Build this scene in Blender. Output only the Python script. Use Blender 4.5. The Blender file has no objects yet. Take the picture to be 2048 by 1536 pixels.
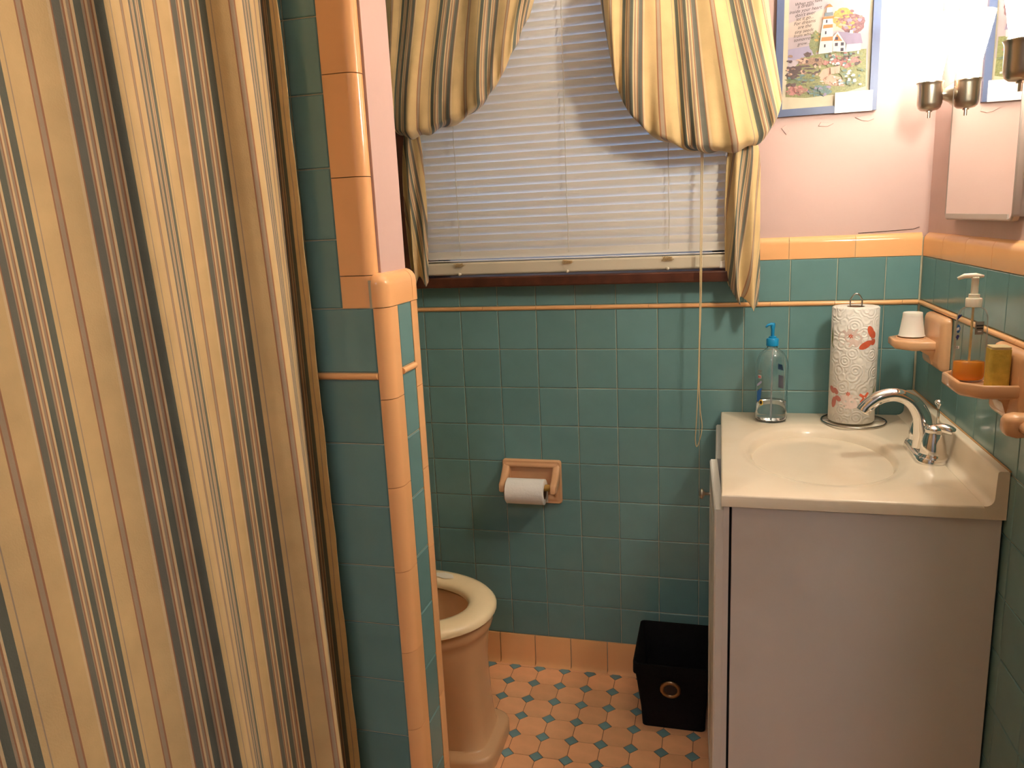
import bpy, bmesh, math, random
from math import sin, cos, pi, radians
from mathutils import Vector, Matrix
random.seed(7)
scene = bpy.context.scene
col = scene.collection

# ------------------------------------------------------------------ camera, world, exposure
cam_d = bpy.data.cameras.new('camera'); cam = bpy.data.objects.new('camera', cam_d); col.objects.link(cam)
cam_d.sensor_fit = 'HORIZONTAL'; cam_d.sensor_width = 36.0; cam_d.lens = 1539.58 / 2048 * 36.0
cam_d.clip_start = 0.02
yaw, pit, rol = -0.26752, -0.20923, -0.046555
fw = Vector((sin(yaw) * cos(pit), cos(yaw) * cos(pit), sin(pit)))
r0 = Vector((cos(yaw), -sin(yaw), 0)); u0 = r0.cross(fw)
rr = r0 * cos(rol) + u0 * sin(rol); uu = u0 * cos(rol) - r0 * sin(rol)
M = Matrix.Identity(4)
for i in range(3):
    M[i][0] = rr[i]; M[i][1] = uu[i]; M[i][2] = -fw[i]
M[0][3], M[1][3], M[2][3] = 0.8137, -2.0521, 1.3254
cam.matrix_world = M
scene.camera = cam

world = bpy.data.worlds.new('dusk_sky'); scene.world = world; world.use_nodes = True
bg = world.node_tree.nodes['Background']
bg.inputs[0].default_value = (0.34, 0.54, 1.0, 1); bg.inputs[1].default_value = 1.3

vs = scene.view_settings
vs.view_transform = 'Standard'; vs.look = 'None'; vs.exposure = 1.0; vs.gamma = 1.0; vs.use_curve_mapping = False
LAMP_COLOR = (1.0, 0.97, 0.82); LAMP_STRENGTH = 74.0; FAR_LAMP_STRENGTH = 11.0; UPLIGHT_STRENGTH = 580.0; FAR_UPLIGHT_STRENGTH = 120.0
HALL_COLOR = (0.90, 0.93, 1.08); HALL_STRENGTH = 21.0

# ------------------------------------------------------------------ materials
MATS = {}
def mat(name, color, rough=0.5, var=0.0, vscale=8.0, bump=0.0, bscale=60.0, metal=0.0, trans=0.0, ior=1.45,
        coat=0.0, rnd=0.0, emit=None, estr=0.0, spec=0.5, dirt=None, dscale=5.0, damt=0.3, sheen=0.0, sss=0.0):
    if name in MATS: return MATS[name]
    m = bpy.data.materials.new(name); m.use_nodes = True
    nt = m.node_tree; n = nt.nodes; l = nt.links; b = n['Principled BSDF']
    b.inputs['Base Color'].default_value = (*color, 1); b.inputs['Roughness'].default_value = rough
    b.inputs['Metallic'].default_value = metal; b.inputs['IOR'].default_value = ior
    b.inputs['Transmission Weight'].default_value = trans; b.inputs['Coat Weight'].default_value = coat
    b.inputs['Specular IOR Level'].default_value = spec
    if sheen: b.inputs['Sheen Weight'].default_value = sheen
    if sss:
        b.inputs['Subsurface Weight'].default_value = sss; b.inputs['Subsurface Scale'].default_value = 0.01
    if emit:
        b.inputs['Emission Color'].default_value = (*emit, 1); b.inputs['Emission Strength'].default_value = estr
    tc = n.new('ShaderNodeTexCoord'); last = None
    if var or rnd or dirt:
        mix = n.new('ShaderNodeMix'); mix.data_type = 'RGBA'; mix.blend_type = 'MULTIPLY'; mix.inputs[0].default_value = 1
        mix.inputs[6].default_value = (*color, 1)
        no = n.new('ShaderNodeTexNoise'); no.inputs['Scale'].default_value = vscale; no.inputs['Detail'].default_value = 4
        l.new(tc.outputs['Object'], no.inputs['Vector'])
        mr = n.new('ShaderNodeMapRange'); mr.inputs[3].default_value = 1 - var; mr.inputs[4].default_value = 1 + var
        mr.inputs[1].default_value = 0.25; mr.inputs[2].default_value = 0.75
        l.new(no.outputs['Fac'], mr.inputs[0])
        val = mr.outputs[0]
        if rnd:
            oi = n.new('ShaderNodeObjectInfo'); mr2 = n.new('ShaderNodeMapRange')
            mr2.inputs[3].default_value = 1 - rnd; mr2.inputs[4].default_value = 1 + rnd
            l.new(oi.outputs['Random'], mr2.inputs[0])
            mu = n.new('ShaderNodeMath'); mu.operation = 'MULTIPLY'; l.new(val, mu.inputs[0]); l.new(mr2.outputs[0], mu.inputs[1]); val = mu.outputs[0]
        l.new(val, mix.inputs[7]); out = mix.outputs[2]
        if dirt:
            nd = n.new('ShaderNodeTexNoise'); nd.inputs['Scale'].default_value = dscale; nd.inputs['Detail'].default_value = 6
            l.new(tc.outputs['Object'], nd.inputs['Vector'])
            mr3 = n.new('ShaderNodeMapRange'); mr3.inputs[1].default_value = 0.52; mr3.inputs[2].default_value = 0.75
            mr3.inputs[3].default_value = 0; mr3.inputs[4].default_value = damt; l.new(nd.outputs['Fac'], mr3.inputs[0])
            m2 = n.new('ShaderNodeMix'); m2.data_type = 'RGBA'; l.new(mr3.outputs[0], m2.inputs[0]); l.new(out, m2.inputs[6])
            m2.inputs[7].default_value = (*dirt, 1); out = m2.outputs[2]
        l.new(out, b.inputs['Base Color'])
    if bump:
        nb = n.new('ShaderNodeTexNoise'); nb.inputs['Scale'].default_value = bscale; nb.inputs['Detail'].default_value = 5
        l.new(tc.outputs['Object'], nb.inputs['Vector'])
        bp = n.new('ShaderNodeBump'); bp.inputs['Strength'].default_value = bump; bp.inputs['Distance'].default_value = 0.004
        l.new(nb.outputs['Fac'], bp.inputs['Height']); l.new(bp.outputs[0], b.inputs['Normal'])
    MATS[name] = m
    return m

TEAL = mat('teal_glazed_tile', (0.148, 0.285, 0.285), 0.16, var=0.05, vscale=14, rnd=0.07, bump=0.012, bscale=30)
PEACH = mat('peach_glazed_tile', (0.88, 0.47, 0.205), 0.16, var=0.04, rnd=0.05, bump=0.02, bscale=25)
PEACH_CER = mat('peach_ceramic', (0.72, 0.40, 0.205), 0.16, var=0.05, vscale=20)
FLOORP = mat('peach_floor_tile', (0.93, 0.475, 0.235), 0.5, var=0.08, vscale=16, rnd=0.10, bump=0.08, bscale=90, dirt=(0.16, 0.09, 0.05), dscale=9, damt=0.28)
FLOORB = mat('blue_floor_tile', (0.17, 0.30, 0.32), 0.5, var=0.10, vscale=30, rnd=0.16, bump=0.08, bscale=90)
FGROUT = mat('floor_grout', (0.13, 0.06, 0.03), 0.9, var=0.3, vscale=30)
GROUT = mat('tile_grout', (0.52, 0.49, 0.36), 0.85, var=0.12, vscale=25)
PINK = mat('pink_wall_paint', (0.63, 0.435, 0.39), 0.55, var=0.05, vscale=4, bump=0.22, bscale=28)
PINKC = mat('pale_ceiling_paint', (0.86, 0.80, 0.72), 0.7, var=0.03)
WOOD = mat('dark_brown_wood', (0.075, 0.022, 0.010), 0.35, var=0.35, vscale=30, bump=0.05, bscale=80)
SLAT = mat('blind_slat', (0.82, 0.77, 0.69), 0.4, var=0.04, vscale=6)
RAIL = mat('blind_rail', (0.62, 0.55, 0.42), 0.45, var=0.04)
CORD = mat('blind_cord_fibre', (0.66, 0.50, 0.27), 0.8)
CORDW = mat('ladder_string', (0.55, 0.48, 0.38), 0.8)
WHITE = mat('white_painted_wood', (0.69, 0.64, 0.59), 0.4, var=0.03, vscale=5, dirt=(0.35, 0.27, 0.2), dscale=4, damt=0.18)
WHITED = mat('white_painted_door', (0.72, 0.68, 0.62), 0.35, var=0.03)
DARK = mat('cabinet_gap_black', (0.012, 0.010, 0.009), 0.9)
COUNTER = mat('cultured_marble', (0.80, 0.69, 0.53), 0.18, var=0.05, vscale=5, dirt=(0.62, 0.44, 0.22), dscale=6, damt=0.25)
CHROME = mat('chrome', (0.82, 0.80, 0.78), 0.06, metal=1)
NICKEL = mat('brushed_nickel', (0.50, 0.44, 0.36), 0.28, metal=1, var=0.05)
STEEL = mat('steel_wire', (0.45, 0.42, 0.38), 0.25, metal=1)
MIRROR = mat('mirror_glass', (0.88, 0.87, 0.83), 0.02, metal=1)
CABMET = mat('cabinet_metal', (0.40, 0.33, 0.29), 0.35, metal=0.6, var=0.1)
TOILET = mat('peach_porcelain', (0.68, 0.41, 0.215), 0.14, var=0.03)
SEAT = mat('cream_plastic', (0.92, 0.74, 0.46), 0.22, var=0.05, vscale=12)
BLACKF = mat('black_fabric', (0.006, 0.005, 0.005), 0.9, var=0.2, vscale=60, bump=0.3, bscale=300, spec=0.2)
BRONZE = mat('bronze_ring', (0.32, 0.21, 0.11), 0.3, metal=1)
PAPER = mat('white_tissue', (0.84, 0.80, 0.74), 0.9, bump=0.25, bscale=140, var=0.02)
CARD = mat('cardboard_core', (0.16, 0.09, 0.05), 0.9)
WOODR = mat('tan_wood_roller', (0.36, 0.20, 0.04), 0.45, var=0.15, vscale=40)
GLASSP = mat('clear_plastic', (0.96, 0.98, 0.99), 0.03, trans=1.0, ior=1.42)
def thin_plastic(name, tint=(.93, .95, .95)):
    m = bpy.data.materials.new(name); m.use_nodes = True; n = m.node_tree.nodes; l = m.node_tree.links
    n.remove(n['Principled BSDF']); o = n['Material Output']
    t = n.new('ShaderNodeBsdfTransparent'); t.inputs[0].default_value = (*tint, 1); g = n.new('ShaderNodeBsdfPrincipled'); g.inputs['Base Color'].default_value = (.62, .62, .58, 1); g.inputs['Roughness'].default_value = .08; g.inputs['Specular IOR Level'].default_value = 1.0
    lw = n.new('ShaderNodeLayerWeight'); lw.inputs[0].default_value = .16; fm = n.new('ShaderNodeMath'); fm.operation = 'MULTIPLY'; fm.inputs[1].default_value = .6; l.new(lw.outputs['Fresnel'], fm.inputs[0]); fa_ = n.new('ShaderNodeMath'); fa_.operation = 'ADD'; fa_.inputs[1].default_value = .07; l.new(fm.outputs[0], fa_.inputs[0]); mx = n.new('ShaderNodeMixShader')
    l.new(fa_.outputs[0], mx.inputs[0]); l.new(t.outputs[0], mx.inputs[1]); l.new(g.outputs[0], mx.inputs[2]); l.new(mx.outputs[0], o.inputs[0]); return m
THINP = thin_plastic('thin_clear_plastic')
LIQ = mat('clear_gel', (0.86, 0.92, 0.96), 0.02, trans=1.0, ior=1.34)
ORANGE = mat('orange_soap', (1.0, 0.33, 0.010), 0.12, ior=1.34)
BLUEP = mat('blue_pump_plastic', (0.005, 0.23, 0.48), 0.3)
WHITEP = mat('white_pump_plastic', (0.82, 0.76, 0.62), 0.3, sss=0.2)
CUPM = mat('translucent_cup', (0.80, 0.74, 0.66), 0.4, sss=0.15)
SPONGE = mat('yellow_sponge', (0.62, 0.45, 0.075), 0.85, var=0.2, vscale=60, bump=0.3, bscale=200)
INK_RED = mat('coral_print', (0.72, 0.13, 0.055), 0.8, var=0.15, vscale=80)
INK_PINK = mat('dusty_pink_print', (0.50, 0.17, 0.13), 0.8, var=0.15, vscale=80)
INK_GREEN = mat('olive_print', (0.22, 0.25, 0.06), 0.8, var=0.15, vscale=80)
INK_BLUSH = mat('blush_print', (0.78, 0.62, 0.55), 0.9)
LBL_BLUE = mat('label_blue', (0.03, 0.14, 0.42), 0.4)
LBL_NAVY = mat('label_navy', (0.01, 0.02, 0.15), 0.4)
LBL_RED = mat('label_red', (0.45, 0.03, 0.03), 0.4)
LBL_YEL = mat('label_yellow', (0.75, 0.5, 0.08), 0.4)
LBL_BLK = mat('label_black', (0.02, 0.015, 0.015), 0.4)
LBL_WHT = mat('label_white', (0.75, 0.75, 0.75), 0.4)
LBL_GRY = mat('label_grey', (0.25, 0.22, 0.19), 0.5)
LBL_LIL = mat('label_lilac', (0.42, 0.42, 0.62), 0.4)
SHADE = mat('frosted_lamp_glass', (1, 1, 1), 0.4, emit=LAMP_COLOR, estr=LAMP_STRENGTH)
SHADE2 = mat('frosted_lamp_glass_dim', (1, 1, 1), 0.4, emit=LAMP_COLOR, estr=FAR_LAMP_STRENGTH)
UPLIGHT = mat('added_uplight', (1, 1, 1), 0.4, emit=LAMP_COLOR, estr=UPLIGHT_STRENGTH)  # glow for the added domes that light the ceiling
UPLIGHT2 = mat('added_uplight_dim', (1, 1, 1), 0.4, emit=LAMP_COLOR, estr=FAR_UPLIGHT_STRENGTH)
HALLM = mat('hall_lamp_glass', (1, 1, 1), 0.4, emit=HALL_COLOR, estr=HALL_STRENGTH)
HALLW = mat('hall_wall_paint', (0.6, 0.57, 0.55), 0.7)
PANE = mat('window_pane_glass', (0.95, 0.97, 1.0), 0.0, trans=1.0, ior=1.02)

def stripe_mat():
    m = bpy.data.materials.new('striped_curtain_cloth'); m.use_nodes = True
    nt = m.node_tree; n = nt.nodes; l = nt.links; b = n['Principled BSDF']
    b.inputs['Roughness'].default_value = 0.85; b.inputs['Specular IOR Level'].default_value = 0.25
    b.inputs['Sheen Weight'].default_value = 0.15
    uv = n.new('ShaderNodeUVMap'); uv.uv_map = 'cloth'
    sp = n.new('ShaderNodeSeparateXYZ'); l.new(uv.outputs[0], sp.inputs[0])
    mo = n.new('ShaderNodeMath'); mo.operation = 'FRACT'; l.new(sp.outputs[0], mo.inputs[0])
    cr = n.new('ShaderNodeValToRGB'); cr.color_ramp.interpolation = 'CONSTANT'
    cream = (0.63, 0.455, 0.22); pale = (0.66, 0.51, 0.29); grn = (0.125, 0.135, 0.105); red = (0.34, 0.165, 0.085); gry = (0.36, 0.28, 0.19); slate = (0.15, 0.15, 0.12)
    st = [(0, grn), (0.075, pale), (0.095, red), (0.11, gry), (0.135, pale), (0.155, red), (0.165, gry),
          (0.185, grn), (0.25, pale), (0.27, red), (0.285, gry), (0.305, pale), (0.325, red), (0.34, gry), (0.355, slate),
          (0.42, red), (0.432, pale), (0.46, cream), (0.66, red), (0.678, gry), (0.725, red), (0.742, cream), (0.935, gry), (0.948, cream)]
    els = cr.color_ramp.elements
    els[0].position = 0; els[0].color = (*st[0][1], 1); els[1].position = st[1][0]; els[1].color = (*st[1][1], 1)
    for p, c in st[2:]:
        e = els.new(p); e.color = (*c, 1)
    l.new(mo.outputs[0], cr.inputs[0])
    no = n.new('ShaderNodeTexNoise'); no.inputs['Scale'].default_value = 22; no.inputs['Detail'].default_value = 5
    tc = n.new('ShaderNodeTexCoord'); l.new(tc.outputs['Object'], no.inputs['Vector'])
    mr = n.new('ShaderNodeMapRange'); mr.inputs[1].default_value = .25; mr.inputs[2].default_value = .75; mr.inputs[3].default_value = .9; mr.inputs[4].default_value = 1.08
    l.new(no.outputs['Fac'], mr.inputs[0])
    mx = n.new('ShaderNodeMix'); mx.data_type = 'RGBA'; mx.blend_type = 'MULTIPLY'; mx.inputs[0].default_value = 1
    l.new(cr.outputs[0], mx.inputs[6]); l.new(mr.outputs[0], mx.inputs[7]); l.new(mx.outputs[2], b.inputs['Base Color'])
    nb = n.new('ShaderNodeTexNoise'); nb.inputs['Scale'].default_value = 500; l.new(tc.outputs['Object'], nb.inputs['Vector'])
    bp = n.new('ShaderNodeBump'); bp.inputs['Strength'].default_value = .25; bp.inputs['Distance'].default_value = .001
    l.new(nb.outputs['Fac'], bp.inputs['Height']); l.new(bp.outputs[0], b.inputs['Normal'])
    return m
STRIPE = stripe_mat()

# ------------------------------------------------------------------ helpers
def obj(name, me, m=None, parent=None, smooth=False):
    if isinstance(me, bmesh.types.BMesh):
        d = bpy.data.meshes.new(name); bmesh.ops.recalc_face_normals(me, faces=me.faces[:]); me.to_mesh(d); me.free(); me = d
    o = bpy.data.objects.new(name, me); col.objects.link(o)
    if m is not None and not me.materials: me.materials.append(m)
    if parent: o.parent = parent
    if smooth:
        for p in me.polygons: p.use_smooth = True
    return o
def tag(o, label, cat, group=None):
    o['label'] = label; o['category'] = cat
    if group: o['group'] = group
    return o
def thing(name, label, cat, loc=(0, 0, 0), group=None):
    o = bpy.data.objects.new(name, None); col.objects.link(o); o.empty_display_size = 0.05
    tag(o, label, cat, group); o['_loc'] = 0
    del o['_loc']
    return o
def structure(o): o['kind'] = 'structure'; return o
def box(bm, x0, x1, y0, y1, z0, z1, mi=0):
    v = [bm.verts.new(p) for p in ((x0, y0, z0), (x1, y0, z0), (x1, y1, z0), (x0, y1, z0), (x0, y0, z1), (x1, y0, z1), (x1, y1, z1), (x0, y1, z1))]
    fs = []
    for f in ((0, 3, 2, 1), (4, 5, 6, 7), (0, 1, 5, 4), (1, 2, 6, 5), (2, 3, 7, 6), (3, 0, 4, 7)):
        fc = bm.faces.new([v[i] for i in f]); fc.material_index = mi; fs.append(fc)
    return v, fs
def bbox(x0, x1, y0, y1, z0, z1, bev=0.002, seg=2):
    bm = bmesh.new(); box(bm, x0, x1, y0, y1, z0, z1)
    if bev: bmesh.ops.bevel(bm, geom=bm.edges[:], offset=bev, segments=seg, profile=0.5, affect='EDGES')
    return bm
def loft(bm, rings, close=True, cap0=False, cap1=False, mi=0):
    R = [[bm.verts.new(p) for p in r] for r in rings]
    n = len(R[0])
    for a, b in zip(R, R[1:]):
        for i in range(n if close else n - 1):
            j = (i + 1) % n
            f = bm.faces.new((a[i], a[j], b[j], b[i])); f.material_index = mi
    if cap0: bm.faces.new(R[0][::-1]).material_index = mi
    if cap1: bm.faces.new(R[-1]).material_index = mi
    return R
def lathe(prof, c=(0, 0, 0), seg=32, axis='z', bm=None, sx=1, sy=1, cap0=False, cap1=False):
    bm = bm or bmesh.new(); rings = []
    for r, h in prof:
        ring = []
        for i in range(seg):
            a = 2 * pi * i / seg; p = (r * cos(a) * sx, r * sin(a) * sy, h)
            if axis == 'x': p = (p[2], p[0], p[1])
            if axis == 'y': p = (p[0], p[2], p[1])
            ring.append((c[0] + p[0], c[1] + p[1], c[2] + p[2]))
        rings.append(ring)
    loft(bm, rings, True, cap0, cap1)
    return bm
def tube(pts, rad, seg=8, bm=None, closed=False):
    bm = bm or bmesh.new(); pts = [Vector(p) for p in pts]; n = len(pts); rings = []
    rads = rad if isinstance(rad, (list, tuple)) else [rad] * n
    t0 = None; nrm = None
    for i, p in enumerate(pts):
        if closed: t = (pts[(i + 1) % n] - pts[i - 1]).normalized()
        else: t = (pts[min(i + 1, n - 1)] - pts[max(i - 1, 0)]).normalized()
        if nrm is None:
            nrm = t.orthogonal().normalized()
        else:
            nrm = (nrm - t * nrm.dot(t)).normalized()
        b = t.cross(nrm)
        rings.append([p + (nrm * cos(2 * pi * k / seg) + b * sin(2 * pi * k / seg)) * rads[i] for k in range(seg)])
    if closed: rings.append(rings[0])
    loft(bm, rings, True, not closed, not closed)
    if closed: bmesh.ops.remove_doubles(bm, verts=bm.verts[:], dist=1e-6)
    return bm
def cat_rom(pts, n=8):
    P = [Vector(p) for p in pts]; out = []
    for i in range(len(P) - 1):
        p0 = P[max(i - 1, 0)]; p1 = P[i]; p2 = P[i + 1]; p3 = P[min(i + 2, len(P) - 1)]
        for k in range(n):
            t = k / n
            out.append(0.5 * ((2 * p1) + (p2 - p0) * t + (2 * p0 - 5 * p1 + 4 * p2 - p3) * t * t + (3 * p1 - p0 - 3 * p2 + p3) * t ** 3))
    out.append(P[-1]); return out
class Frame:
    def __init__(s, O, U, V, N): s.O = Vector(O); s.U = Vector(U); s.V = Vector(V); s.N = Vector(N)
    def p(s, u, v, n=0): return s.O + s.U * u + s.V * v + s.N * n
    def m(s, u, v, n=0):
        M = Matrix.Identity(4); o = s.p(u, v, n)
        for i in range(3): M[i][0] = s.U[i]; M[i][1] = s.V[i]; M[i][2] = s.N[i]; M[i][3] = o[i]
        return M
TILES = {}
def tile_mesh(w, h, m, d=0.006, bev=0.0016, kind='tile'):
    k = (round(w, 4), round(h, 4), m.name, d, kind)
    if k in TILES: return TILES[k]
    bm = bmesh.new(); w2, h2 = w / 2, h / 2
    R = []
    for s, z in ((0, -d), (0, -bev), (bev, 0)):
        R.append([(-w2 + s, -h2 + s, z), (w2 - s, -h2 + s, z), (w2 - s, h2 - s, z), (-w2 + s, h2 - s, z)])
    loft(bm, R, True, False, True)
    me = bpy.data.meshes.new(kind); bmesh.ops.recalc_face_normals(bm, faces=bm.faces[:]); bm.to_mesh(me); bm.free(); me.materials.append(m)
    TILES[k] = me; return me
G = 0.0009  # half joint
def put_tile(fr, parent, u0, u1, v0, v1, m, name='tile', d=0.006, jit=0.0022):
    if u1 - u0 < 0.006 or v1 - v0 < 0.006: return
    me = tile_mesh(u1 - u0 - 2 * G, v1 - v0 - 2 * G, m, d, kind=name)
    o = obj(name, me, None, parent)
    o.matrix_world = fr.m((u0 + u1) / 2, (v0 + v1) / 2, 0) @ Matrix.Rotation(random.uniform(-jit, jit), 4, 'X') @ Matrix.Rotation(random.uniform(-jit, jit), 4, 'Y')
    return o
def prism(fr, prof, u0, u1, axis, name, m, parent, smooth=True):
    """extrude a closed profile: axis 'u' -> profile in (v,n); axis 'v' -> profile in (u,n)"""
    bm = bmesh.new(); rings = []
    for t in (u0, u1):
        rings.append([fr.p(t, a, b) if axis == 'u' else fr.p(a, t, b) for a, b in prof])
    loft(bm, rings, True, True, True)
    o = obj(name, bm, m, parent)
    if smooth:
        me = o.data
        for p in me.polygons: p.use_smooth = len(p.vertices) == 4
        es = bpy.data.meshes
        try: me.set_sharp_from_angle(angle=radians(35))
        except Exception: pass
    return o
def smooth_sharp(o, ang=40):
    for p in o.data.polygons: p.use_smooth = True
    try: o.data.set_sharp_from_angle(angle=radians(ang))
    except Exception: pass
    return o
def arc(cx, cy, r, a0, a1, n=6): return [(cx + r * cos(radians(a0 + (a1 - a0) * i / n)), cy + r * sin(radians(a0 + (a1 - a0) * i / n))) for i in range(n + 1)]
def text_mesh(body, size, shear=0.0):
    c = bpy.data.curves.new('t', 'FONT'); c.body = body; c.size = size; c.shear = shear; c.align_x = 'CENTER'
    o = bpy.data.objects.new('t', c); col.objects.link(o); bpy.context.view_layer.update()
    dg = bpy.context.evaluated_depsgraph_get(); me = bpy.data.meshes.new_from_object(o.evaluated_get(dg))
    bpy.data.objects.remove(o); bpy.data.curves.remove(c); return me

# ------------------------------------------------------------------ dimensions
PX, PZ = 0.1095, 0.1094
ZL0, ZL1 = 1.0818, 1.0935      # liner
ZC0, ZC1 = 1.1987, 1.2545      # cap
ZB = 0.0972                    # base tile
XR, SK = 1.2829, 0.020
H = 2.38; YR = -2.45; XL = -0.62
nn = math.hypot(1, SK)
FB = Frame((0, 0, 0), (1, 0, 0), (0, 0, 1), (0, -1, 0))
FR = Frame((XR, 0, 0), (SK / nn, -1 / nn, 0), (0, 0, 1), (-1 / nn, -SK / nn, 0))
YP0, YP1 = -0.9276, -0.779; XE = 0.305
FP = Frame((0, YP0, 0), (1, 0, 0), (0, 0, 1), (0, -1, 0))
FE = Frame((XE, 0, 0), (0, 1, 0), (0, 0, 1), (1, 0, 0))

# ------------------------------------------------------------------ back wall
WX0, WX1, WZ0, WZ1 = 0.005, 0.855, 1.152, 2.10
bm = bmesh.new()
box(bm, XL - .1, 1.5, 0.0024, 0.15, 0, WZ0 - .004, 0)
box(bm, WX1, 1.5, 0.0024, 0.15, WZ0 - .004, ZC1 - .012, 0)
box(bm, XL - .1, WX0, 0.0024, 0.15, WZ0 - .004, ZC1 - .012, 0)
box(bm, WX1, 1.5, 0.012, 0.15, ZC1 - .012, H, 1)
box(bm, XL - .1, WX0, 0.012, 0.15, ZC1 - .012, H, 1)
box(bm, WX0, WX1, 0.012, 0.15, WZ1, H, 1)
wb = structure(obj('wall_back', bm)); wb.data.materials.append(GROUT); wb.data.materials.append(PINK)
for c in range(-6, 12):
    u0 = c * PX; u1 = min((c + 1) * PX, XR - 0.002)
    for k in range(9):
        put_tile(FB, wb, u0, u1, ZL0 - PZ * (k + 1), ZL0 - PZ * k, TEAL)
    if c <= 7: put_tile(FB, wb, u0, u1, ZL1, WZ0 - .002, TEAL)
    else: put_tile(FB, wb, u0, u1, ZL1, ZC0, TEAL)
def liner_prof(z0, z1, pr=0.0045):
    h = z1 - z0 - .0012; z0 += .0006
    return [(z0, -.005), (z0, .0)] + [(z0 + h / 2 - h / 2 * cos(radians(a)), pr * sin(radians(a))) for a in range(20, 180, 20)] + [(z0 + h, 0), (z0 + h, -.005)]
def cap_prof(z0, z1, r=0.019):
    return [(z0 + .0006, -.018), (z0 + .0006, 0), (z1 - r, 0.0)] + arc(z1 - r, -r, r, 90, 0, 7)[1:] + [(z1, -.022), (z0, -.022)]
u = 0.329 - 6 * 0.1525
while u < XR - .003:
    u1 = min(u + 0.1525, XR - .003); prism(FB, liner_prof(ZL0, ZL1), u + .0004, u1 - .0004, 'u', 'liner_tile', PEACH, wb); u = u1
for u0, u1 in ((0.865, 0.981), (0.981, 1.1335), (1.1335, XR - .001)):
    prism(FB, cap_prof(ZC0, ZC1), u0 + .0006, u1 - .0006, 'u', 'cap_tile', PEACH, wb)
base_prof = [(0.0, -.005), (0.0, .012), (.004, .0085), (.012, .0055), (.03, .0035), (ZB - .006, .003), (ZB - .002, .002), (ZB - .001, -.005)]
u = 0.1774 - 7 * PX
while u < XR - .003:
    u1 = min(u + PX, XR - .003); prism(FB, base_prof, u + .0012, u1 - .0012, 'u', 'base_tile', PEACH, wb); u = u1
# thin caulk bead where the paint meets the cap
o = obj('paint_crack', tube([(1.14, .011, 1.2565), (1.2, .0105, 1.2585), (1.262, .0105, 1.2615), (1.275, .011, 1.266)], .0007, 5), DARK, wb)
for pts in ([(1.12, 1.527), (1.135, 1.519), (1.15, 1.516), (1.163, 1.521), (1.158, 1.531), (1.14, 1.530)],
            [(0.955, 1.515), (0.966, 1.522), (0.975, 1.508), (0.968, 1.498)], [(1.045, 1.522), (1.075, 1.517), (1.062, 1.511), (1.04, 1.513)]):
    bm = bmesh.new(); cx = sum(p[0] for p in pts) / len(pts); cz = sum(p[1] for p in pts) / len(pts)
    ring0 = [(x, .0115, z) for x, z in pts]; ring1 = [(cx + (x - cx) * .92, .0095, cz + (z - cz) * .92) for x, z in pts]
    loft(bm, [ring0, ring1], True, False, True); obj('paint_flake', bm, PINK, wb)

# ------------------------------------------------------------------ right wall
bm = bmesh.new()
def wallbox(fr, u0, u1, v0, v1, n0, n1, mi):
    v = [bm.verts.new(fr.p(*p)) for p in ((u0, v0, n0), (u1, v0, n0), (u1, v1, n0), (u0, v1, n0), (u0, v0, n1), (u1, v0, n1), (u1, v1, n1), (u0, v1, n1))]
    for f in ((0, 3, 2, 1), (4, 5, 6, 7), (0, 1, 5, 4), (1, 2, 6, 5), (2, 3, 7, 6), (3, 0, 4, 7)):
        bm.faces.new([v[i] for i in f]).material_index = mi
SR = 2.45
wallbox(FR, -.02, SR, 0, ZC1 - .012, -.12, -.0024, 0); wallbox(FR, -.02, SR, ZC1 - .012, H, -.12, -.012, 1)
wr = structure(obj('wall_right', bm)); wr.data.materials.append(GROUT); wr.data.materials.append(PINK)
c = 0
while c * PX < SR - .05:
    s0 = .003 + c * PX; s1 = s0 + PX
    for k in range(9): put_tile(FR, wr, s0, s1, ZL0 - PZ * (k + 1), ZL0 - PZ * k, TEAL, jit=.004)
    put_tile(FR, wr, s0, s1, ZL1, ZC0, TEAL, jit=.004)
    c += 1
s = .003
while s < SR - .1:
    prism(FR, liner_prof(ZL0, ZL1), s + .0004, s + .1521, 'u', 'liner_tile', PEACH, wr)
    prism(FR, cap_prof(ZC0, ZC1), s + .0006, s + .1519, 'u', 'cap_tile', PEACH, wr)
    s += .1525
s = .003
while s < SR - .1:
    prism(FR, base_prof, s + .0006, s + PX - .0006, 'u', 'base_tile', PEACH, wr); s += PX

# ------------------------------------------------------------------ partition wall between tub and toilet
bm = bmesh.new()
box(bm, XL, .2816, YP0 + .0024, YP1 - .0024, 0, ZC0, 0); box(bm, .2816, .3025, YP0 + .0226, YP1 - .0226, 0, ZC0, 0); box(bm, XL, .2816, YP0 + .0024, -.80, ZC0, ZC1 - .012, 0)
box(bm, XL, .229, YP0 + .0024, -.80, ZC1 - .012, H, 0)
_, fs = box(bm, .229, .29, YP0 + .0245, -.803, ZC1 - .012, H, 1)
wp = structure(obj('wall_partition', bm)); wp.data.materials.append(GROUT); wp.data.materials.append(PINK)
XF = 0.2818
for c in range(8):
    u1 = XF - c * PX; u0 = u1 - PX
    for k in range(9): put_tile(FP, wp, u0, u1, ZL0 - PZ * (k + 1), ZL0 - PZ * k, TEAL)
    put_tile(FP, wp, u0, u1, ZL1, ZC0, TEAL)
    for k in range(10):
        z0 = ZC0 + PZ * k
        put_tile(FP, wp, u0, min(u1, .229), z0, min(z0 + PZ, H), TEAL)
u = XF
while u > XL:
    prism(FP, liner_prof(ZL0, ZL1), u - .1521, u - .0004, 'u', 'liner_tile', PEACH, wp); u -= .1525
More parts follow.
